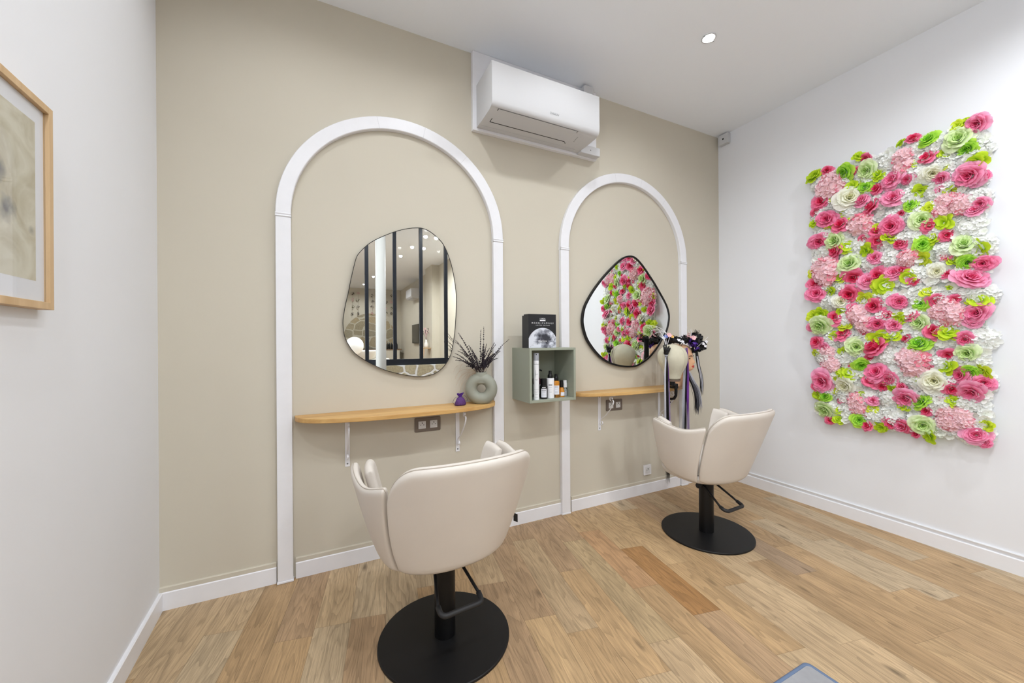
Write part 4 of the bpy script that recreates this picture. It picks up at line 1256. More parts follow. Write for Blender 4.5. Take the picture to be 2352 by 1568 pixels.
# purple organza sachet
root = empty('sachet', (0.748, -0.112, ZS1))
tag(root, 'small purple organza drawstring sachet lying beside the ring vase', 'sachet')
mb = MB(); rows = []
for (z, rx, ry) in ((0.0005, 0.020, 0.012), (0.002, 0.034, 0.020), (0.012, 0.036, 0.022), (0.028, 0.030, 0.019), (0.044, 0.022, 0.014), (0.052, 0.011, 0.008)):
    rows.append([((rx * (1 + 0.07 * math.sin(5 * a + z * 90))) * math.cos(a), ry * math.sin(a), z) for a in [2 * PI * i / 28 for i in range(28)]])
mb.grid(rows, closed_u=True); mb.face(range(28))
mb.build('pouch', M_ORGANZA_FILL, root, smooth=True)
mb = MB(); rows = []
for (z, r, amp) in ((0.050, 0.010, 0.1), (0.055, 0.0085, 0.15), (0.064, 0.015, 0.3), (0.074, 0.019, 0.4)):
    rows.append([(r * (1 + amp * math.sin(4 * a)) * math.cos(a), 0.6 * r * (1 + amp * math.cos(3 * a)) * math.sin(a), z + 0.003 * math.sin(3 * a)) for a in [2 * PI * i / 28 for i in range(28)]])
mb.grid(rows, closed_u=True); mb.build('gathered_top', M_ORGANZA, root, smooth=True)
mb = MB()
mb.tube(bez((-0.008, -0.008, 0.053), (-0.045, -0.02, 0.066), (-0.072, -0.02, 0.012), (-0.034, -0.024, 0.010), 14), 0.0010, 6)
mb.build('drawstring', M_CORD, root, smooth=True)
mb = MB()
mb.tube(bez((0.008, -0.008, 0.053), (0.03, -0.02, 0.075), (0.048, -0.018, 0.030), (0.030, -0.022, 0.026), 14), 0.0010, 6)
mb.build('drawstring', M_CORD, root, smooth=True)

# ------------------------------------------------------------------ canvas wig head on a clamp
CX, CY = 2.352, -0.288
root = empty('wig_head', (CX, CY, 0.955))
tag(root, 'faceless cream canvas wig head clamped to the front of the right shelf', 'wig head')
mb = MB(); rows = []
for (z, rx, ry, fy) in ((0.0, 0.054, 0.056, 0), (0.012, 0.055, 0.057, 0), (0.035, 0.058, 0.061, -.002), (0.065, 0.068, 0.074, -.006), (0.095, 0.084, 0.090, -.008), (0.130, 0.098, 0.104, -.006), (0.160, 0.104, 0.110, -.003), (0.190, 0.102, 0.108, 0), (0.215, 0.092, 0.098, 0), (0.237, 0.074, 0.079, 0), (0.254, 0.048, 0.052, 0), (0.262, 0.024, 0.026, 0), (0.2645, 0.0, 0.0, 0)):
    rows.append([(rx * math.cos(a), fy + ry * math.sin(a), z) for a in [2 * PI * i / 48 for i in range(48)]])
mb.grid(rows, closed_u=True); mb.face(range(48))
mb.build('canvas_head', M_CANVAS, root, smooth=True, sub=1)
mb = MB()
for ang in (0, PI / 2, PI, -PI / 2):
    P = [Vector((r[12 * int(round(ang / (PI / 2))) % 48])) for r in rows[3:-1]]
    mb.tube([p * 1.004 for p in P], 0.0009, 5)
mb.build('seam', M_CANVAS, root, smooth=True)
mb = MB(); mb.lathe([(0.056, -0.010), (0.0565, 0.002), (0.0, 0.002)], n=40); mb.lathe([(0.0, -0.0105), (0.055, -0.0105)], n=40, cap=False)
mb.build('neck_band', mat('brown neck band', rgb(112, 92, 78), 0.6), root, smooth=False)
mb = MB()
mb.lathe([(0.020, -0.045), (0.020, -0.0108), (0.026, -0.0106)], n=20)
mb.tube([(0.0, 0.0, -0.040), (0.028, 0.010, -0.036)], 0.006, 8)
mb.build('stand_post', M_BLACK, root)
zc = ZS2 - 0.955
KX, KY = 0.112, 0.070
mb = MB()
# C clamp gripping the shelf: upper jaw, spine in front of the shelf edge, lower arm
mb.box(KX - 0.011, KX + 0.011, KY, KY + 0.10, zc + 0.0005, zc + 0.013)
mb.box(KX - 0.016, KX + 0.016, KY - 0.014, KY + 0.016, zc + 0.0, zc + 0.038)
mb.tube([(0, 0, -0.035), (KX * 0.6, KY * 0.6, -0.036), (KX, KY, zc + 0.03)], 0.009, 10)
path = [(KX, KY - 0.004, zc + 0.02), (KX, KY - 0.006, zc - 0.02), (KX, KY - 0.004, zc - 0.055), (KX, KY + 0.012, zc - 0.080), (KX, KY + 0.04, zc - 0.088), (KX, KY + 0.078, zc - 0.086)]
mb.tube(path, [0.012, 0.012, 0.011, 0.011, 0.010, 0.009], 10)
mb.build('clamp_frame', M_BLACK, root, bevel=0.001)
mb = MB(); mb.lathe([(0.005, -0.026), (0.005, -0.120)], c=(KX, KY + 0.07, zc), n=12); mb.lathe([(0.013, -0.0245), (0.013, -0.030)], c=(KX, KY + 0.07, zc), n=16)
mb.tube([(KX - 0.022, KY + 0.07, zc - 0.118), (KX + 0.022, KY + 0.07, zc - 0.118)], 0.004, 8); mb.ball((KX - 0.022, KY + 0.07, zc - 0.118), 0.006); mb.ball((KX + 0.022, KY + 0.07, zc - 0.118), 0.006)
mb.build('clamp_screw', M_BLACK, root)

# ------------------------------------------------------------------ mannequin head with shoulders
MX, MY = 2.622, -0.140
MRZ = rad(24)
root = empty('mannequin_head', (MX, MY, ZS2), MRZ)
tag(root, 'bald skin coloured mannequin head with red lips, standing on the right oak shelf', 'mannequin head')
# rings: z, half width, front depth (-y), back depth (+y)
RG = [(0.0005, 0.128, 0.056, 0.058), (0.012, 0.134, 0.060, 0.060), (0.030, 0.128, 0.058, 0.058), (0.050, 0.104, 0.053, 0.053), (0.066, 0.074, 0.048, 0.050), (0.082, 0.054, 0.044, 0.050), (0.105, 0.050, 0.043, 0.052),
      (0.124, 0.051, 0.050, 0.058), (0.134, 0.052, 0.078, 0.062), (0.142, 0.055, 0.087, 0.066), (0.155, 0.060, 0.089, 0.072), (0.168, 0.064, 0.088, 0.080), (0.182, 0.068, 0.087, 0.087), (0.198, 0.071, 0.087, 0.092), (0.214, 0.073, 0.086, 0.096),
      (0.230, 0.075, 0.088, 0.099), (0.250, 0.077, 0.089, 0.101), (0.272, 0.077, 0.087, 0.101), (0.294, 0.073, 0.081, 0.096), (0.314, 0.064, 0.070, 0.084), (0.330, 0.049, 0.053, 0.064), (0.341, 0.028, 0.030, 0.038), (0.345, 0.0, 0.0, 0.0)]
mb = MB(); rows = []
NR = 56
for (z, hw, fd, bd) in RG:
    row = []
    for i in range(NR):
        a = 2 * PI * i / NR
        x = hw * math.sin(a)
        c = math.cos(a)
        y = -fd * c if c > 0 else -bd * c
        if 0.130 < z < 0.30 and c > 0:
            g = math.exp(-(x / 0.011) ** 2)
            nose = 0.026 * math.exp(-((z - 0.196) / 0.012) ** 2) + 0.013 * math.exp(-((z - 0.215) / 0.016) ** 2)
            y -= g * nose
            ex = math.exp(-((abs(x) - 0.030) / 0.014) ** 2) * math.exp(-((z - 0.228) / 0.012) ** 2)
            y += 0.010 * ex
            lip = math.exp(-(x / 0.020) ** 2) * (0.006 * math.exp(-((z - 0.170) / 0.006) ** 2) + 0.006 * math.exp(-((z - 0.159) / 0.005) ** 2))
            y -= lip
            chin = 0.006 * math.exp(-(x / 0.016) ** 2) * math.exp(-((z - 0.140) / 0.008) ** 2)
            y -= chin
        row.append((x, y, z))
    rows.append(row)
mb.grid(rows, closed_u=True); mb.face(range(NR))
mb.build('body', M_SKIN, root, smooth=True, sub=1)
for s in (-1, 1):
    mb = MB(); mb.ball((s * 0.077, 0.010, 0.212), 0.017, 12, 10, (0.35, 0.75, 1.25)); mb.build('ear', M_SKIN, root, smooth=True)
    mb = MB(); mb.ball((s * 0.031, -0.0745, 0.229), 0.0085, 12, 8, (1.5, 0.5, 0.55)); mb.build('eye', M_EYE, root, smooth=True)
    mb = MB(); mb.tube([(s * 0.014, -0.0905, 0.246), (s * 0.030, -0.0865, 0.252), (s * 0.048, -0.0735, 0.246)], [0.0022, 0.0026, 0.0012], 6); mb.build('eyebrow', M_EYE, root, smooth=True)
mb = MB()
mb.tube([(-0.021, -0.0855, 0.1655), (-0.010, -0.0945, 0.1695), (0, -0.0955, 0.1685), (0.010, -0.0945, 0.1695), (0.021, -0.0855, 0.1655)], [0.001, 0.0045, 0.004, 0.0045, 0.001], 8)
mb.tube([(-0.020, -0.0860, 0.1645), (-0.009, -0.0945, 0.1605), (0, -0.0960, 0.1595), (0.009, -0.0945, 0.1605), (0.020, -0.0860, 0.1645)], [0.001, 0.0042, 0.005, 0.0042, 0.001], 8)
mb.build('lips', M_LIPS, root, smooth=True)

# ------------------------------------------------------------------ hairpieces
def strands(root, name, m, P0, P1, mids, n, spread0, spread1, r=0.0014, seed=1, wave=0.004):
    """a lock: many thin fibres from around P0 through mids to around P1"""
    rnd = random.Random(seed)
    o = Vector(root.location)
    mb = MB()
    for k in range(n):
        ox, oy = rnd.uniform(-1, 1), rnd.uniform(-1, 1)
        pts = [Vector(P0)] + [Vector(q) for q in mids] + [Vector(P1)]
        N = len(pts); L = []
        for i, p in enumerate(pts):
            t = i / (N - 1)
            s = spread0 + (spread1 - spread0) * t
            dz = rnd.uniform(-0.05, 0.02) if i == N - 1 else 0
            L.append(p + Vector((ox * s + rnd.uniform(-1, 1) * wave * t, oy * s * 0.6 + rnd.uniform(-1, 1) * wave * t, dz)) - o)
        # smooth
        E = [L[0] * 2 - L[1]] + L + [L[-1] * 2 - L[-2]]
        S = [L[0]]
        for i in range(1, len(E) - 2):
            p0, p1, p2, p3 = E[i - 1:i + 3]
            for t in (0.25, 0.5, 0.75, 1.0):
                S.append(0.5 * (2 * p1 + (p2 - p0) * t + (2 * p0 - 5 * p1 + 4 * p2 - p3) * t * t + (3 * p1 - p0 - 3 * p2 + p3) * t ** 3))
        mb.tube(S, [r] * (len(S) - 2) + [r * 0.6, r * 0.2], 3, cap=False)
    return mb.build(name, m, root, smooth=True)

def petals_ball(mb, c, R, n, seed, size=0.5, sq=1.0):
    rnd = random.Random(seed)
    c = Vector(c)
    for k in range(n):
        z = rnd.uniform(-1, 1); a = rnd.uniform(0, 2 * PI); s = math.sqrt(1 - z * z)
        d = Vector((s * math.cos(a), s * math.sin(a) * sq, z)).normalized()
        u = d.orthogonal().normalized(); v = d.cross(u)
        ang = rnd.uniform(0, PI); u, v = u * math.cos(ang) + v * math.sin(ang), v * math.cos(ang) - u * math.sin(ang)
        p = c + d * R * rnd.uniform(0.55, 0.9)
        w_ = R * size
        rows = []
        for j in range(4):
            t = j / 3
            wd = w_ * (0.25 + 0.75 * math.sin(PI * min(0.98, t * 0.8 + 0.1)))
            q = p + u * (t * w_ * 1.5) + d * (0.35 * w_ * t * t)
            rows.append([q - v * wd * 0.5 + d * 0.15 * w_, q, q + v * wd * 0.5 + d * 0.15 * w_])
        mb.grid(rows)
def small_flower(mb, c, d, r, n=5):
    c = Vector(c); d = Vector(d).normalized(); u = d.orthogonal().normalized(); v = d.cross(u)
    for k in range(n):
        a = 2 * PI * k / n
        e = u * math.cos(a) + v * math.sin(a); f = v * math.cos(a) - u * math.sin(a)
        mb.grid([[c - f * r * .15, c + f * r * .15], [c + e * r * .5 - f * r * .42 + d * r * .2, c + e * r * .5 + f * r * .42 + d * r * .2], [c + e * r - f * r * .2 + d * r * .25, c + e * r + f * r * .2 + d * r * .25]])

# (a) claw hairpiece on the canvas head
root = empty('hairpiece', (2.236, -0.335, 1.15))
tag(root, 'long white, black and purple hairpiece on a black claw before the canvas head', 'hairpiece')
mb = MB()
for dx, dz, lean in ((-0.022, 0.045, -0.02), (0.0, 0.052, 0.0), (0.022, 0.040, 0.03), (0.034, 0.020, 0.04)):
    mb.tube([(0, 0, 0.0), (dx * 0.6, -0.004, 0.028), (dx + lean * .3, 0.0, 0.028 + dz * 0.8)], [0.013, 0.011, 0.003], 8)
mb.ball((0, 0, 0.008), 0.018); mb.build('claw_clip', M_BLACKG, root, smooth=True)
mb = MB(); mb.lathe([(0.010, -0.016), (0.013, -0.010), (0.010, -0.004)], n=16); mb.build('hair_tie', M_GREYCAP, root, smooth=True)
for tip in ((-0.075, 0.05, 0.20), (-0.03, 0.04, 0.16), (0.02, 0.03, 0.17), (0.035, -0.01, 0.13)):
    mb = MB(); mb.tube(bez((0, 0, 0.012), (0.01, 0, 0.08), (tip[0] * .3 + .02, tip[1], tip[2]), tip, 8), [0.0014] * 8 + [0.0004], 4)
    mb.build('pale_spine', M_PETAL_WHITE, root, smooth=True)
T = (2.236, -0.335, 1.142)
strands(root, 'white_lock', M_HAIR_WHITE, T, (2.214, -0.345, 0.62), [(2.220, -0.340, 1.0), (2.214, -0.345, 0.8)], 26, 0.006, 0.008, seed=1)
strands(root, 'black_lock', M_HAIR_BLACK, T, (2.248, -0.335, 0.24), [(2.242, -0.335, 1.0), (2.244, -0.335, 0.8), (2.246, -0.335, 0.55)], 46, 0.008, 0.012, seed=2)
strands(root, 'purple_lock', M_HAIR_PURPLE, T, (2.268, -0.325, 0.80), [(2.256, -0.330, 1.05), (2.266, -0.326, 0.92)], 26, 0.005, 0.009, seed=3)
strands(root, 'lilac_lock', M_HAIR_LILAC, (2.262, -0.328, 0.95), (2.290, -0.320, 0.30), [(2.272, -0.325, 0.8), (2.282, -0.322, 0.55)], 22, 0.008, 0.014, seed=4)

# (b) black flower headpiece on the mannequin with garland and strands
root = empty('flower_headpiece', (2.69, -0.235, 1.225))
tag(root, 'black flower headpiece with small blossoms and long grey and purple strands on the mannequin', 'hairpiece')
o0 = Vector(root.location)
def rel(*p): return Vector(p) - o0
mb = MB()
petals_ball(mb, (0.000, 0, -0.014), 0.054, 60, 5, 0.55)
petals_ball(mb, (-0.006, 0.01, 0.030), 0.046, 44, 6, 0.55)
mb.ball((-0.004, 0.0, 0.002), 0.040, 12, 8)
mb.build('black_petals', M_BLACKFAB, root)
rnd = random.Random(8)
for k in range(16):
    mb = MB()
    a = rnd.uniform(-0.7, 0.5)
    b0 = Vector((rnd.uniform(-.02, .02), rnd.uniform(-.02, .02), 0.06))
    mb.tube([b0, b0 + Vector((0.075 * a, rnd.uniform(-.02, .02), rnd.uniform(0.03, 0.05)))], [0.0016, 0.001], 4)
    mb.build('black_spine', M_BLACKG, root)
mb = MB()
petals_ball(mb, (-0.056, -0.005, 0.006), 0.030, 26, 9, 0.6)
petals_ball(mb, (-0.045, -0.03, -0.04), 0.018, 14, 10, 0.6)
mb.build('purple_petals', M_PETAL_PURPLE, root)
mb = MB(); petals_ball(mb, (-0.060, 0.02, 0.052), 0.026, 24, 11, 0.5); small_flower(mb, (-0.052, -0.01, 0.042), (-.4, -1, .4), 0.02, 8)
mb.build('pink_blossom', M_PETAL_PINK, root)
for p in ((-0.005, -0.062, -0.005), (0.028, -0.058, 0.008), (0.010, -0.066, -0.022), (0.052, -0.045, 0.012)):
    mb = MB(); small_flower(mb, p, (-.3, -1, .2), 0.013); mb.build('white_blossom', M_PETAL_WHITE, root)
for (a, b) in (((-0.06, -0.05, -0.03), (0.07, -0.05, 0.05)), ((-0.02, -0.06, -0.012), (0.08, -0.05, 0.022))):
    mb = MB(); mb.tube([a, b], 0.0012, 4); mb.build('pale_spine', M_PETAL_WHITE, root)
mb = MB()
mb.tube([rel(2.655, -0.20, 1.245), rel(2.60, -0.19, 1.252), rel(2.54, -0.175, 1.240), rel(2.47, -0.155, 1.258), rel(2.445, -0.15, 1.256)], [0.024, 0.021, 0.016, 0.022, 0.014], 12)
for q_ in ((2.455, -0.160, 1.268), (2.50, -0.172, 1.252), (2.56, -0.19, 1.250), (2.61, -0.20, 1.256)):
    petals_ball(mb, rel(*q_), 0.030, 22, int(q_[0] * 1000), 0.6, 0.8)
mb.build('fabric_band', M_BLACKFAB, root)
for i, p in enumerate(((2.545, -0.20, 1.245), (2.525, -0.20, 1.250), (2.56, -0.205, 1.238), (2.385, -0.175, 1.268))): 
    mb = MB(); small_flower(mb, rel(*p), (-.4, -1, .5), 0.015); mb.build('white_blossom', M_PETAL_WHITE, root)
mb = MB(); small_flower(mb, rel(2.437, -0.185, 1.288), (-.4, -1, .7), 0.021, 6); petals_ball(mb, rel(2.437, -0.175, 1.285), 0.014, 14, 12, 0.7); mb.build('pale_pink_blossom', M_PETAL_PINK, root)
mb = MB(); small_flower(mb, rel(2.405, -0.18, 1.278), (-.4, -1, .7), 0.017, 6); mb.build('blue_blossom', M_PETAL_BLUE, root)
mb = MB(); small_flower(mb, rel(2.462, -0.19, 1.278), (-.3, -1, .7), 0.016, 6); mb.build('yellow_blossom', M_PETAL_YELLOW, root)
for tip in ((2.245, -0.16, 1.361), (2.27, -0.16, 1.325), (2.30, -0.17, 1.30)):
    mb = MB(); mb.tube([p - o0 for p in bez((2.44, -0.175, 1.285), (2.40, -0.17, 1.34), (2.32, -0.16, Vector(tip).z + 0.01), tip, 10)], [0.0016] * 10 + [0.0006], 4); mb.build('pale_spine', M_PETAL_WHITE, root)
for tip in ((-0.085, 0.02, 0.135), (-0.075, 0.0, 0.115), (-0.06, 0.0, 0.118)):
    mb = MB(); mb.tube([(-0.055, 0.01, 0.05), ((tip[0] - .055) / 2, tip[1], (tip[2] + .05) / 2 + .006), tip], [0.0016, 0.0012, 0.0005], 4); mb.build('pale_spine', M_PETAL_WHITE, root)
# black ponytail behind the canvas head
strands(root, 'black_lock', M_HAIR_BLACK, (2.47, -0.135, 1.262), (2.465, -0.130, 0.96), [(2.47, -0.135, 1.15)], 60, 0.022, 0.020, r=0.003, seed=13)
# locks falling in front of the shelf
strands(root, 'white_lock', M_HAIR_WHITE, (2.560, -0.232, 1.19), (2.508, -0.250, 0.50), [(2.540, -0.245, 1.05), (2.518, -0.250, 0.85)], 30, 0.006, 0.011, seed=14)
strands(root, 'black_lock', M_HAIR_BLACK, (2.566, -0.232, 1.19), (2.528, -0.250, 0.42), [(2.550, -0.245, 1.05), (2.532, -0.250, 0.85)], 26, 0.005, 0.010, seed=15)
strands(root, 'purple_lock', M_HAIR_PURPLE, (2.576, -0.232, 1.19), (2.556, -0.252, 0.70), [(2.568, -0.247, 1.05), (2.558, -0.252, 0.85)], 34, 0.006, 0.010, seed=16)
strands(root, 'lilac_lock', M_HAIR_LILAC, (2.560, -0.250, 0.85), (2.570, -0.250, 0.45), [(2.566, -0.250, 0.68)], 24, 0.008, 0.012, seed=17)
strands(root, 'grey_lock', M_HAIR_GREY, (2.585, -0.235, 1.0), (2.680, -0.250, 0.70), [(2.605, -0.250, 0.94), (2.650, -0.252, 0.86), (2.674, -0.252, 0.78)], 56, 0.010, 0.024, seed=18, wave=0.008)
strands(root, 'black_lock', M_HAIR_BLACK, (2.580, -0.232, 1.0), (2.665, -0.246, 0.70), [(2.597, -0.246, 0.94), (2.638, -0.248, 0.86), (2.660, -0.248, 0.78)], 34, 0.010, 0.020, seed=19, wave=0.008)
strands(root, 'white_lock', M_HAIR_WHITE, (2.592, -0.240, 1.0), (2.712, -0.252, 0.74), [(2.622, -0.254, 0.93), (2.678, -0.255, 0.85)], 24, 0.007, 0.012, seed=20)
strands(root, 'black_lock', M_HAIR_BLACK, (2.705, -0.215, 1.17), (2.728, -0.245, 0.84), [(2.710, -0.230, 1.05), (2.724, -0.245, 0.94)], 30, 0.010, 0.012, seed=21)
strands(root, 'white_lock', M_HAIR_WHITE, (2.690, -0.235, 1.12), (2.726, -0.250, 0.86), [(2.698, -0.245, 1.03), (2.718, -0.252, 0.94)], 18, 0.006, 0.008, seed=22)

# ------------------------------------------------------------------ framed picture on the left wall
yr, yl = -0.921, -1.43
zb_, zt_ = 1.338, 1.857
ang = -math.atan(LS)
root = empty('picture_frame', (xl(yr), yr, zb_), 0.0)
root.rotation_euler = (0, 0, math.atan(LS))
# in the frame's own axes: -y runs along the wall towards the viewer, +x out of the wall
tag(root, 'light oak picture frame with a wide white mount on the left wall', 'picture frame')
FWD, FH = 0.44, zt_ - zb_
fw = 0.018
def mould(name, pts):
    mb = MB(); mb.box(*pts); return mb.build(name, M_FRAMEWOOD, root, bevel=0.001)
mould('frame_side', (0.001, 0.030, -fw, 0.0, 0.0, FH))
mould('frame_side', (0.001, 0.030, -FWD, -FWD + fw, 0.0, FH))
mould('frame_rail', (0.001, 0.030, -FWD + fw, -fw, 0.0, fw))
mould('frame_rail', (0.001, 0.030, -FWD + fw, -fw, FH - fw, FH))
mb = MB(); mb.box(0.0015, 0.019, -FWD + fw, -fw, fw, FH - fw); mb.build('mount', M_PAPER, root)
def art_material():
    m = bpy.data.materials.new('faint wash drawing'); m.use_nodes = True
    nt = m.node_tree; L = nt.links; b = nt.nodes['Principled BSDF']
    tc = nt.nodes.new('ShaderNodeTexCoord')
    n1 = nt.nodes.new('ShaderNodeTexNoise'); n1.inputs['Scale'].default_value = 9; n1.inputs['Detail'].default_value = 5; n1.inputs['Distortion'].default_value = 1.5
    L.new(tc.outputs['Object'], n1.inputs[0])
    cr = nt.nodes.new('ShaderNodeValToRGB'); e = cr.color_ramp.elements
    e[0].position = 0.36; e[0].color = rgb(190, 182, 156); e[1].position = 0.62; e[1].color = rgb(218, 214, 196)
    L.new(n1.outputs['Fac'], cr.inputs[0])
    def smudge(cy, cz, r, col, prev, sh=2.0):
        mp = nt.nodes.new('ShaderNodeMapping'); mp.inputs['Scale'].default_value = (0, 1, 1); L.new(tc.outputs['Object'], mp.inputs[0])
        n2 = nt.nodes.new('ShaderNodeTexNoise'); n2.inputs['Scale'].default_value = 26; n2.inputs['Detail'].default_value = 4; L.new(tc.outputs['Object'], n2.inputs[0])
        d = nt.nodes.new('ShaderNodeVectorMath'); d.operation = 'DISTANCE'; d.inputs[1].default_value = (0, cy, cz); L.new(mp.outputs[0], d.inputs[0])
        ad = nt.nodes.new('ShaderNodeMath'); ad.operation = 'MULTIPLY_ADD'; ad.inputs[1].default_value = r * sh; L.new(n2.outputs['Fac'], ad.inputs[0]); L.new(d.outputs['Value'], ad.inputs[2])
        rr = nt.nodes.new('ShaderNodeMapRange'); rr.inputs['From Min'].default_value = r * (sh * .5); rr.inputs['From Max'].default_value = r * (sh * .5 + 1); rr.inputs['To Min'].default_value = 0.85; rr.inputs['To Max'].default_value = 0.0
        L.new(ad.outputs[0], rr.inputs['Value'])
        mx = nt.nodes.new('ShaderNodeMixRGB'); mx.inputs[2].default_value = col; L.new(rr.outputs[0], mx.inputs[0]); L.new(prev, mx.inputs[1])
        return mx.outputs[0]
    c = cr.outputs[0]
    c = smudge(-0.160, 0.215, 0.040, rgb(96, 98, 102), c)
    c = smudge(-0.185, 0.300, 0.030, rgb(110, 112, 114), c)
    c = smudge(-0.066, 0.19, 0.014, rgb(150, 148, 136), c)
    L.new(c, b.inputs['Base Color']); b.inputs['Roughness'].default_value = 0.8
    return m
mb = MB(); mb.box(0.0185, 0.0192, -FWD + 0.052, -0.052, 0.068, FH - 0.059); mb.build('drawing', art_material(), root)
mb = MB(); mb.box(0.0215, 0.0222, -FWD + fw, -fw, fw, FH - fw); mb.build('glass', M_PICGLASS, root)

# ------------------------------------------------------------------ mat lying at the lower edge of the view
root = empty('floor_mat', (1.674, -1.508, 0))
tag(root, 'corner of a grey mat with a blue grey rubber edge on the plank floor', 'mat')
mb = MB()
n = len(rrect(0, 1, 0, 1, .1))
o1 = rrect(-0.75, 0.0, -0.50, 0.0, 0.022, 6)
def inset(L, d, cx=-0.375, cy=-0.25, hx=0.375, hy=0.25):
    return [(cx + (x - cx) * (hx - d) / hx, cy + (y - cy) * (hy - d) / hy) for x, y in L]
rows = [[(x, y, 0.0008) for x, y in o1], [(x, y, 0.006) for x, y in inset(o1, 0.003)], [(x, y, 0.008) for x, y in inset(o1, 0.008)], [(x, y, 0.0065) for x, y in inset(o1, 0.014)], [(x, y, 0.003) for x, y in inset(o1, 0.0155)]]
mb.grid(rows, closed_u=True)
mb.build('rubber_edge', M_MAT_RIM, root, smooth=True)
mb = MB(); mb.box(-0.75 + 0.0156, -0.0156, -0.50 + 0.0156, -0.0156, 0.001, 0.0055); mb.build('mat_surface', M_MAT_TOP, root)
# ------------------------------------------------------------------ flower wall panel
def petal_material():
    m = bpy.data.materials.new('silk petals'); m.use_nodes = True
    nt = m.node_tree; L = nt.links; b = nt.nodes['Principled BSDF']
    at = nt.nodes.new('ShaderNodeAttribute'); at.attribute_name = 'tint'
    L.new(at.outputs['Color'], b.inputs['Base Color'])
    b.inputs['Roughness'].default_value = 0.65; b.inputs['Specular IOR Level'].default_value = 0.25
    # thin fabric lets some light through
    tr = nt.nodes.new('ShaderNodeBsdfTranslucent'); L.new(at.outputs['Color'], tr.inputs[0])
    mx = nt.nodes.new('ShaderNodeMixShader'); mx.inputs[0].default_value = 0.28
    L.new(b.outputs[0], mx.inputs[1]); L.new(tr.outputs[0], mx.inputs[2])
    L.new(mx.outputs[0], nt.nodes['Material Output'].inputs[0])
    return m
M_PETAL = petal_material()
def mixc(a, b, t):
    t = max(0.0, min(1.0, t)); return tuple(a[i] + (b[i] - a[i]) * t for i in range(3))

class Flower(MB):
    def __init__(s): super().__init__(); s.cols = []
    def petal(s, ang, r0, r1, wid, z0, z1, cup, curl, cin, cout, rnd, nu=4, nv=4):
        """one petal leaving the axis at radius r0/height z0, ending at r1/z1; cup bends the sides up, curl rolls the tip"""
        e = Vector((math.cos(ang), math.sin(ang), 0)); f = Vector((-math.sin(ang), math.cos(ang), 0)); k = Vector((0, 0, 1))
        rows = []
        wob = rnd.uniform(-0.3, 0.3)
        for j in range(nv + 1):
            t = j / nv
            wd = wid * (0.30 + 0.70 * math.sin(PI * (0.12 + 0.66 * t))) * (1.0 if t < 0.8 else 1.0 - 0.9 * (t - 0.8))
            rr = r0 + (r1 - r0) * t
            zz = z0 + (z1 - z0) * math.sin(t * PI / 2) - curl * max(0, t - 0.6) ** 2 * 4
            row = []
            for i in range(nu + 1):
                u = 2 * i / nu - 1
                p = e * (rr - 0.12 * wid * u * u * t) + f * (u * wd) + k * (zz + cup * u * u * wid * (1 - 0.5 * t) + 0.11 * wid * math.sin(5.5 * u + 9 * wob) * t)
                row.append(p)
                s.cols.append(mixc(cin, cout, t * 0.8 + 0.25 * abs(u) * t + 0.06 * wob))
            rows.append(row)
        s.grid(rows)
    def finish(s, name, m=None):
        me = bpy.data.meshes.new(name)
        me.from_pydata(s.v, [], s.f); me.materials.append(m or M_PETAL)
        at = me.color_attributes.new('tint', 'FLOAT_COLOR', 'POINT')
        for i, c in enumerate(s.cols): at.data[i].color = (c[0], c[1], c[2], 1)
        for p in me.polygons: p.use_smooth = True
        return me

def rose_mesh(name, ci, cm, co, seed, rings=((3, .10, .13, .62, .17), (4, .13, .24, .66, .26), (5, .18, .42, .62, .36), (6, .24, .66, .50, .46), (7, .28, .95, .30, .52))):
    rnd = random.Random(seed); F = Flower()
    a0 = rnd.uniform(0, 6)
    nr = len(rings)
    for q, (n, r0, r1, z1, wd) in enumerate(rings):
        t = q / (nr - 1)
        c_in = mixc(ci, cm, t); c_out = mixc(cm, co, t)
        for k in range(n):
            F.petal(a0 + 2 * PI * k / n + rnd.uniform(-.12, .12), r0 * .6, r1 * rnd.uniform(.78, 1.14), wd * rnd.uniform(.85, 1.12), 0.05, z1 * rnd.uniform(.92, 1.05), 0.55 - 0.35 * t, 0.02 + 0.16 * t, c_in, c_out, rnd)
        a0 += 2.4
    return F.finish(name)
def floret(F, c, d, r, cin, cout, rnd, n=4):
    d = d.normalized(); u = d.orthogonal().normalized(); v = d.cross(u)
    ph = rnd.uniform(0, 2)
    for k in range(n):
        a = ph + 2 * PI * k / n
        e = u * math.cos(a) + v * math.sin(a); f = v * math.cos(a) - u * math.sin(a)
        b = len(F.v)
        rows = []
        for t, w_ in ((0.05, 0.16), (0.45, 0.46), (0.8, 0.44), (1.0, 0.20)):
            row = []
            for uu in (-1, 0, 1):
                row.append(c + e * r * t + f * r * w_ * uu + d * (r * (0.28 * t * t * rnd.uniform(.6, 1.2) + 0.12 * uu * uu)))
                F.cols.append(mixc(cin, cout, t * rnd.uniform(.85, 1.0)))
            rows.append(row)
        F.grid(rows)
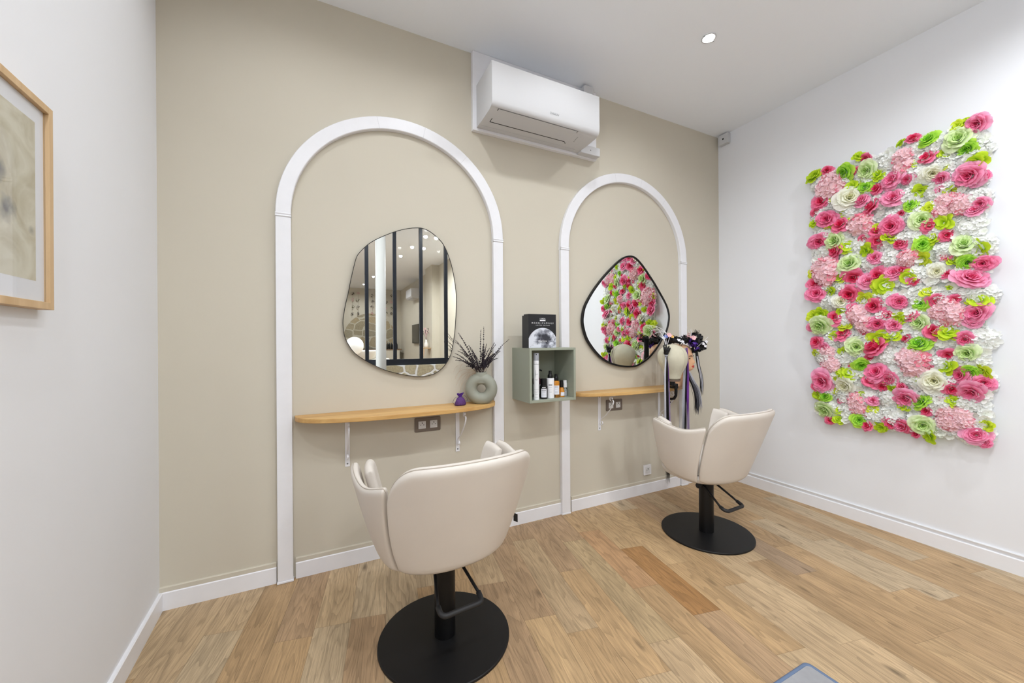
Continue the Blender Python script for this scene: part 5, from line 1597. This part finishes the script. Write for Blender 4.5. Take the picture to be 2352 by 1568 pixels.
def head_mesh(name, cin, cout, edge, seed, n=30, fr=0.30):
    """hydrangea head: dome of small four-petalled florets"""
    rnd = random.Random(seed); F = Flower()
    for k in range(n):
        t = (k + 0.5) / n
        ph = math.acos(1 - t * 0.92); a = k * 2.39996 + rnd.uniform(-.2, .2)
        d = Vector((math.sin(ph) * math.cos(a), math.sin(ph) * math.sin(a), math.cos(ph) * 0.8 + 0.1))
        c = Vector((0.80 * math.sin(ph) * math.cos(a), 0.80 * math.sin(ph) * math.sin(a), 0.42 * math.cos(ph) + rnd.uniform(-.05, .08)))
        dd = (d + Vector((rnd.uniform(-.3, .3), rnd.uniform(-.3, .3), rnd.uniform(0.3, .8)))).normalized()
        co = mixc(cout, edge, 1.0 if rnd.random() < 0.25 else 0.0)
        floret(F, c, dd, fr * rnd.uniform(.85, 1.15), cin, co, rnd)
    return F.finish(name)
def lime_mesh(name, cin, cout, seed):
    rnd = random.Random(seed); F = Flower()
    for q, (n, r1, z1, wd) in enumerate(((3, .34, .50, .30), (5, .72, .42, .42), (5, 1.0, .20, .46))):
        for k in range(n):
            F.petal(2 * PI * k / n + q * 1.1 + rnd.uniform(-.3, .3), 0.05, r1 * rnd.uniform(.85, 1.1), wd * rnd.uniform(.85, 1.15), 0.04 + .06 * (2 - q), z1 * rnd.uniform(.7, 1.3), 0.3, 0.1, cin, cout, rnd)
    return F.finish(name)
c3 = lambda *a: rgb(*a)[:3]
RING_D = ((3, .10, .16, .64, .20), (4, .14, .40, .64, .36), (5, .18, .74, .46, .50), (5, .2, 1.0, .24, .54))
RING_R = ((3, .04, .09, .60, .15), (4, .08, .20, .64, .24), (4, .13, .34, .66, .34), (5, .18, .52, .62, .44), (6, .24, .76, .48, .52), (7, .28, 1.0, .26, .56))
KINDS = {
    'P': ('pink_rose', [rose_mesh('pink_rose', c3(232, 44, 104), c3(250, 122, 172), c3(255, 190, 218), s, RING_R) for s in (1, 2, 3)] + [rose_mesh('pink_rose', c3(226, 32, 92), c3(248, 96, 150), c3(255, 172, 206), s, RING_R) for s in (4, 31)]),
    'D': ('deep_pink_rosebud', [rose_mesh('deep_pink_rosebud', c3(214, 22, 66), c3(242, 62, 114), c3(255, 160, 196), s, RING_D) for s in (5, 6, 7)]),
    'G': ('green_rose', [rose_mesh('green_rose', c3(96, 192, 30), c3(152, 224, 60), c3(206, 242, 96), s, RING_R) for s in (8, 9)]),
    'C': ('pale_green_rose', [rose_mesh('pale_green_rose', c3(170, 216, 92), c3(216, 240, 158), c3(242, 250, 218), s, RING_R) for s in (10, 11)]),
    'W': ('cream_rose', [rose_mesh('cream_rose', c3(238, 236, 176), c3(248, 248, 224), c3(252, 252, 246), s, RING_R) for s in (12, 13)]),
    'L': ('lime_blossom', [lime_mesh('lime_blossom', c3(168, 208, 26), c3(218, 240, 62), s) for s in (14, 15, 32)] + [lime_mesh('lime_blossom', c3(182, 208, 24), c3(228, 240, 74), 16)]),
    'H': ('pink_hydrangea', [head_mesh('pink_hydrangea', c3(253, 204, 200), c3(255, 228, 238), c3(246, 108, 152), s, 30, 0.34) for s in (17, 18, 19)]),
}
WHITE_HEADS = [head_mesh('white_hydrangea', c3(244, 246, 236), c3(253, 253, 253), c3(250, 250, 247), s, 52, 0.27) for s in (20, 21, 22)]
PY0, PY1, PZ0, PZ1 = -1.600, -0.812, 0.690, 2.440
root = empty('flower_wall', (XR, (PY0 + PY1) / 2, PZ0))
tag(root, 'tall wall panel covered with white, pink and lime artificial flowers on the right wall', 'flower panel')
ORG = Vector(root.location)
mb = MB(); mb.box(-0.022, -0.0005, PY0 - ORG.y, PY1 - ORG.y, 0.0, PZ1 - PZ0)
mb.build('backing_board', mat('white backing mesh', rgb(222, 226, 216), 0.8), root)
rnd = random.Random(77)
OUT = Matrix(((0, 0, -1), (1, 0, 0), (0, -1, 0))).to_4x4()       # local z -> -x (out of the wall)
def put(me, nm, y, z, r, depth, tilt=0.35, up=0.0):
    o = bpy.data.objects.new(nm, me); col.objects.link(o); o.parent = root
    rot = Matrix.Rotation(rnd.uniform(0, 2 * PI), 4, 'Z')
    tl = Matrix.Rotation(rnd.uniform(-tilt, tilt), 4, 'X') @ Matrix.Rotation(rnd.uniform(-tilt, tilt), 4, 'Y')
    o.matrix_local = Matrix.Translation(Vector((-depth, y - ORG.y, z - ORG.z))) @ OUT @ tl @ rot @ Matrix.Diagonal((r * rnd.uniform(.86, 1.14), r * rnd.uniform(.86, 1.14), r * rnd.uniform(.95, 1.25), 1))
    return o
# white hydrangea heads: a jittered grid, skipping nothing so the bed is closed
cells = []
ny, nz = 7, 14
for j in range(nz):
    for i in range(ny):
        y = PY0 + 0.052 + (PY1 - PY0 - 0.104) * (i + (0.12 if j % 2 else -0.12)) / (ny - 1)
        z = PZ0 + 0.050 + (PZ1 - PZ0 - 0.100) * j / (nz - 1)
        cells.append((y + rnd.uniform(-.012, .012), z + rnd.uniform(-.015, .015)))
for k, (y, z) in enumerate(cells):
    put(WHITE_HEADS[k % 3], 'white_hydrangea', y, z, rnd.uniform(0.078, 0.088), 0.020, 0.2)
F = Flower(); WC, WE = c3(240, 243, 230), c3(253, 253, 252)
for k in range(900):
    c = Vector((-rnd.uniform(0.030, 0.058), rnd.uniform(PY0 - .012, PY1 + .012) - ORG.y, rnd.uniform(PZ0 - .012, PZ1 + .012) - ORG.z))
    floret(F, c, Vector((-1, rnd.uniform(-.5, .5), rnd.uniform(-.5, .5))), rnd.uniform(.018, .030), WC, WE, rnd, 5)
o = bpy.data.objects.new('white_petals', F.finish('white_petals')); col.objects.link(o); o.parent = root; o['kind'] = 'stuff'
for kind, lst in FLOWERS.items():
    nm, meshes = KINDS[kind]
    for k, (y, z, r) in enumerate(lst):
        if kind == 'H': put(meshes[k % 3], nm, y, z, r * 1.26, 0.050, 0.25)
        elif kind in 'PGCW': put(meshes[k % len(meshes)], nm, y, z, r * 1.42, 0.048, 0.5)
        else: put(meshes[k % len(meshes)], nm, y, z, r * 1.55, 0.046, 0.65)

# ------------------------------------------------------------------ behind the viewer: glazed partition (seen in the mirror)
root = empty('glazed_partition', (0, YP, 0))
tag(root, 'black steel framed glazed partition standing on the low stone wall, seen in the frameless mirror', 'glass partition')
ZR = 1.015
posts = [0.525 + 0.3577 * k for k in range(-3, 8)]
x0p, x1p = posts[0], posts[-1] + 0.0
mb = MB(); mb.box(x0p, x1p, -0.02, 0.02, ZR - 0.085, ZR); mb.build('bottom_rail', M_DARKMETAL, root, bevel=0.002)
mb = MB(); mb.box(x0p, x1p, -0.02, 0.02, CEILZ - 0.06, CEILZ - 0.0005); mb.build('top_rail', M_DARKMETAL, root, bevel=0.002)
for x in posts:
    mb = MB(); mb.box(x - 0.023, x + 0.023, -0.022, 0.022, ZR, CEILZ - 0.06); mb.build('mullion', M_DARKMETAL, root, bevel=0.002)
for a, b in zip(posts, posts[1:]):
    mb = MB(); mb.box(a + 0.023, b - 0.023, -0.003, 0.003, ZR, CEILZ - 0.06); mb.build('pane', M_GLASS, root)
mb = MB(); mb.box(x0p, x1p, YP - 0.12, YP + 0.10, 0, ZR - 0.085)
o = mb.build('wall_low', M_STONE); struct(o)
# white round column just in front of the partition
mb = MB(); mb.lathe([(0.085, 0), (0.085, 0.05), (0.066, 0.08), (0.064, 0.2), (0.0635, CEILZ - 0.001)], c=(0.678, YP + 0.185, 0), n=40)
o = mb.build('round_column', M_COLUMN, None, smooth=True); tag(o, 'slim round white column in front of the black partition, seen in the frameless mirror', 'column')

# ------------------------------------------------------------------ room beyond the partition (only seen in the mirror)
# stone arch on the far wall
pts = [(0.62, 1.02), (2.38, 1.02)]
for k in range(31):
    a = PI * k / 30
    pts.append((1.50 + 0.88 * math.cos(a), 1.30 + 0.95 * math.sin(a)))
mb = MB(); mb.prism(pts, YF + 0.0005, YF + 0.03, 'y')
o = mb.build('stone_arch', M_CRAZY); tag(o, 'arched panel of flat stone cladding on the far wall, seen in the frameless mirror', 'stone panel')
root = empty('counter', (1.5, YF + 0.32, 0))
tag(root, 'wooden topped counter below the stone arch, seen in the frameless mirror', 'counter')
mb = MB(); mb.box(-0.95, 0.98, -0.28, 0.27, 0.965, 1.0); mb.build('worktop', M_COUNTER, root, bevel=0.003)
mb = MB(); mb.box(-0.93, 0.90, -0.25, 0.26, 0.0, 0.965); mb.build('cabinet', M_CREAMFAB, root)
first = None
for k in range(7):
    r_ = empty('product_bottle', (1.98 + 0.062 * k, YF + 0.30 + 0.03 * (k % 2), 1.0))
    if first is None:
        first = r_
        mb = MB(); mb.lathe([(0.0, 0), (0.027, 0), (0.028, 0.004), (0.028, 0.16), (0.014, 0.185), (0.012, 0.20), (0.0, 0.2)], n=16); mb.build('body', M_BLACKG, r_, smooth=True)
        mb = MB(); mb.lathe([(0.012, 0.2005), (0.012, 0.225), (0.004, 0.23), (0.004, 0.25), (0.0, 0.25)], n=12); mb.build('pump', M_SILVER, r_, smooth=True)
    else:
        for ch in children(first):
            c = ch.copy(); col.objects.link(c); c.parent = r_
    tag(r_, 'dark pump bottle in the row on the counter under the stone arch', 'bottle', 'bottles on the far counter')
mb = MB(); mb.lathe([(0.0, 0), (0.05, 0), (0.085, 0.06), (0.075, 0.14), (0.03, 0.22), (0.02, 0.30), (0.012, 0.34), (0.0, 0.34)], c=(1.05, YF + 0.25, 1.0), n=24)
o = mb.build('dark_flask', M_BLACKG, None, smooth=True); tag(o, 'dark pear shaped flask at the left end of the far counter, seen mirrored', 'vase')
# hanging strings of dried flowers
rnd = random.Random(5)
M_LEAF = mat('olive leaf', rgb(96, 100, 66), 0.8)
for k, x in enumerate((0.93, 1.11, 1.57, 2.02, 2.20)):
    root = empty('flower_string', (x, YF + 0.055, 2.95))
    tag(root, 'thin string of small dried flowers hanging above the stone arch', 'flower string', 'flower strings above the stone arch')
    mb = MB(); mb.tube([(0, 0, 0), (0.01, 0, -0.35), (-0.01, 0, -0.75)], 0.002, 4); mb.build('string', M_STEM, root)
    for q in range(4):
        mb = MB(); z = -0.05 - 0.22 * q + rnd.uniform(-.03, .03)
        petals_ball(mb, (rnd.uniform(-.02, .02), 0.0, z), 0.04, 10, 30 + k * 5 + q, 0.7, 0.5)
        mb.build('sprig', [MATS['dry stem'], M_PETAL_PINK, M_LEAF, M_STEM][(q + k) % 4], root)
# second air conditioner on the side wall
root = empty('air_conditioner', (2.559, -9.4, 2.52))
tag(root, 'small looking white air conditioner in the room beyond the partition, seen in the frameless mirror', 'air conditioner')
mb = MB(); mb.prism([(0, 0.0), (-0.20, 0.02), (-0.245, 0.06), (-0.25, 0.29), (0, 0.295)], 0, 0.01, 'y')
mb = MB(); rows = [[(x, y, z) for x, z in [(-0.0005, 0.0), (-0.20, 0.02), (-0.245, 0.06), (-0.25, 0.29), (-0.0005, 0.295)]] for y in (-0.39, 0.39)]
mb.grid(rows, closed_u=True); mb.face((0, 1, 2, 3, 4)); mb.face((9, 8, 7, 6, 5)); mb.build('housing', M_PLASTIC, root, bevel=0.006)
mb = MB(); mb.box(-0.19, -0.06, -0.34, 0.28, 0.002, 0.006); mb.build('flap', M_FLAP, root)
# television
root = empty('television', (2.556, -9.35, 1.2))
tag(root, 'flat black television on the wall beyond the partition, seen in the frameless mirror', 'television')
mb = MB(); mb.box(-0.055, -0.015, -0.48, 0.48, 0.0, 0.57); mb.build('casing', M_BLACKG, root, bevel=0.004)
mb = MB(); mb.box(-0.0565, -0.0552, -0.465, 0.465, 0.015, 0.555); mb.build('screen', mat('dark screen', rgb(52, 54, 56), 0.25), root)
mb = MB(); mb.box(-0.015, 0.003, -0.1, 0.1, 0.2, 0.36); mb.build('wall_mount', M_BLACK, root)
# little macrame shelf with vase
root = empty('small_shelf', (2.379, -7.18, 1.10))
tag(root, 'small wooden wall shelf with a macrame fringe, seen in the frameless mirror', 'shelf')
mb = MB(); mb.box(-0.16, -0.0005, -0.17, 0.17, -0.02, 0.0); mb.build('board', M_FRAMEWOOD, root, bevel=0.002)
mb = MB()
for k in range(17):
    y = -0.16 + 0.02 * k; mb.tube([(-0.155, y, -0.02), (-0.155, y, -0.12 - 0.12 * (1 - abs(k - 8) / 8))], 0.004, 5)
tag(mb.build('fringe', M_PAMPAS, root), None, None, None, 'stuff')
mb = MB(); mb.lathe([(0.0, 0), (0.04, 0), (0.055, 0.05), (0.05, 0.10), (0.022, 0.16), (0.02, 0.2), (0.0, 0.2)], c=(2.30, -7.18, 1.101), n=20)
o = mb.build('cream_vase', M_BASIN, None, smooth=True); tag(o, 'cream bottle vase on the small macrame shelf, seen in the frameless mirror', 'vase')
root = empty('dried_twigs', (2.30, -7.18, 1.29)); tag(root, 'thin dried twigs in the cream vase, seen in the frameless mirror', 'dried flowers')
for k in range(6):
    mb = MB(); a = rnd.uniform(0, 6); q = Vector((0.10 * math.cos(a), 0.10 * math.sin(a), 0.22 + rnd.uniform(0, .1)))
    mb.tube([(0, 0, 0.0), q * 0.5 + Vector((0, 0, .03)), q], 0.003, 4)
    for j in range(4): mb.ball(q * (0.6 + 0.12 * j) + Vector((rnd.uniform(-.02, .02), rnd.uniform(-.02, .02), 0)), 0.011, 6, 5)
    mb.build('twig', M_STEM if k % 2 else M_PETAL_PINK, root)
# white globe balloon with an added glow, and shampoo seat
root = empty('globe_balloon', (0.50, -5.0, 0.0))
tag(root, 'large white globe balloon beyond the partition, seen at the lower left of the frameless mirror', 'balloon')
mb = MB(); mb.ball((0, 0, 1.185), 0.155, 32, 24); mb.build('globe', M_BALLOON_GLOW, root, smooth=True)
mb = MB(); mb.lathe([(0.14, 0.0), (0.14, 0.015), (0.015, 0.03), (0.012, 1.04)], n=24); mb.build('stand', M_PLASTIC, root, smooth=True)
root = empty('shampoo_seat', (0.98, -6.2, 0.0))
tag(root, 'cream shampoo seat with a white basin beyond the partition, seen in the frameless mirror', 'shampoo seat')
mb = MB(); rows = []
for (z, hw, hd) in ((0.0, 0.30, 0.34), (0.40, 0.32, 0.36), (0.60, 0.34, 0.30), (0.84, 0.33, 0.20), (0.90, 0.28, 0.14)):
    rows.append([(hw * sgp(math.cos(a), 0.5), hd * sgp(math.sin(a), 0.5), z) for a in [2 * PI * i / 40 for i in range(40)]])
mb.grid(rows, closed_u=True); mb.face(range(40)); e = 4 * 40; mb.face([e + i for i in range(40)][::-1])
mb.build('seat_body', M_CREAMFAB, root, smooth=True)
mb = MB(); mb.lathe([(0.06, 0.86), (0.17, 0.91), (0.24, 1.05), (0.245, 1.08), (0.225, 1.08), (0.16, 0.96), (0.0, 0.93)], c=(-0.18, 0.02, 0), n=32, cap=False); mb.build('basin', M_BASIN, root, smooth=True)
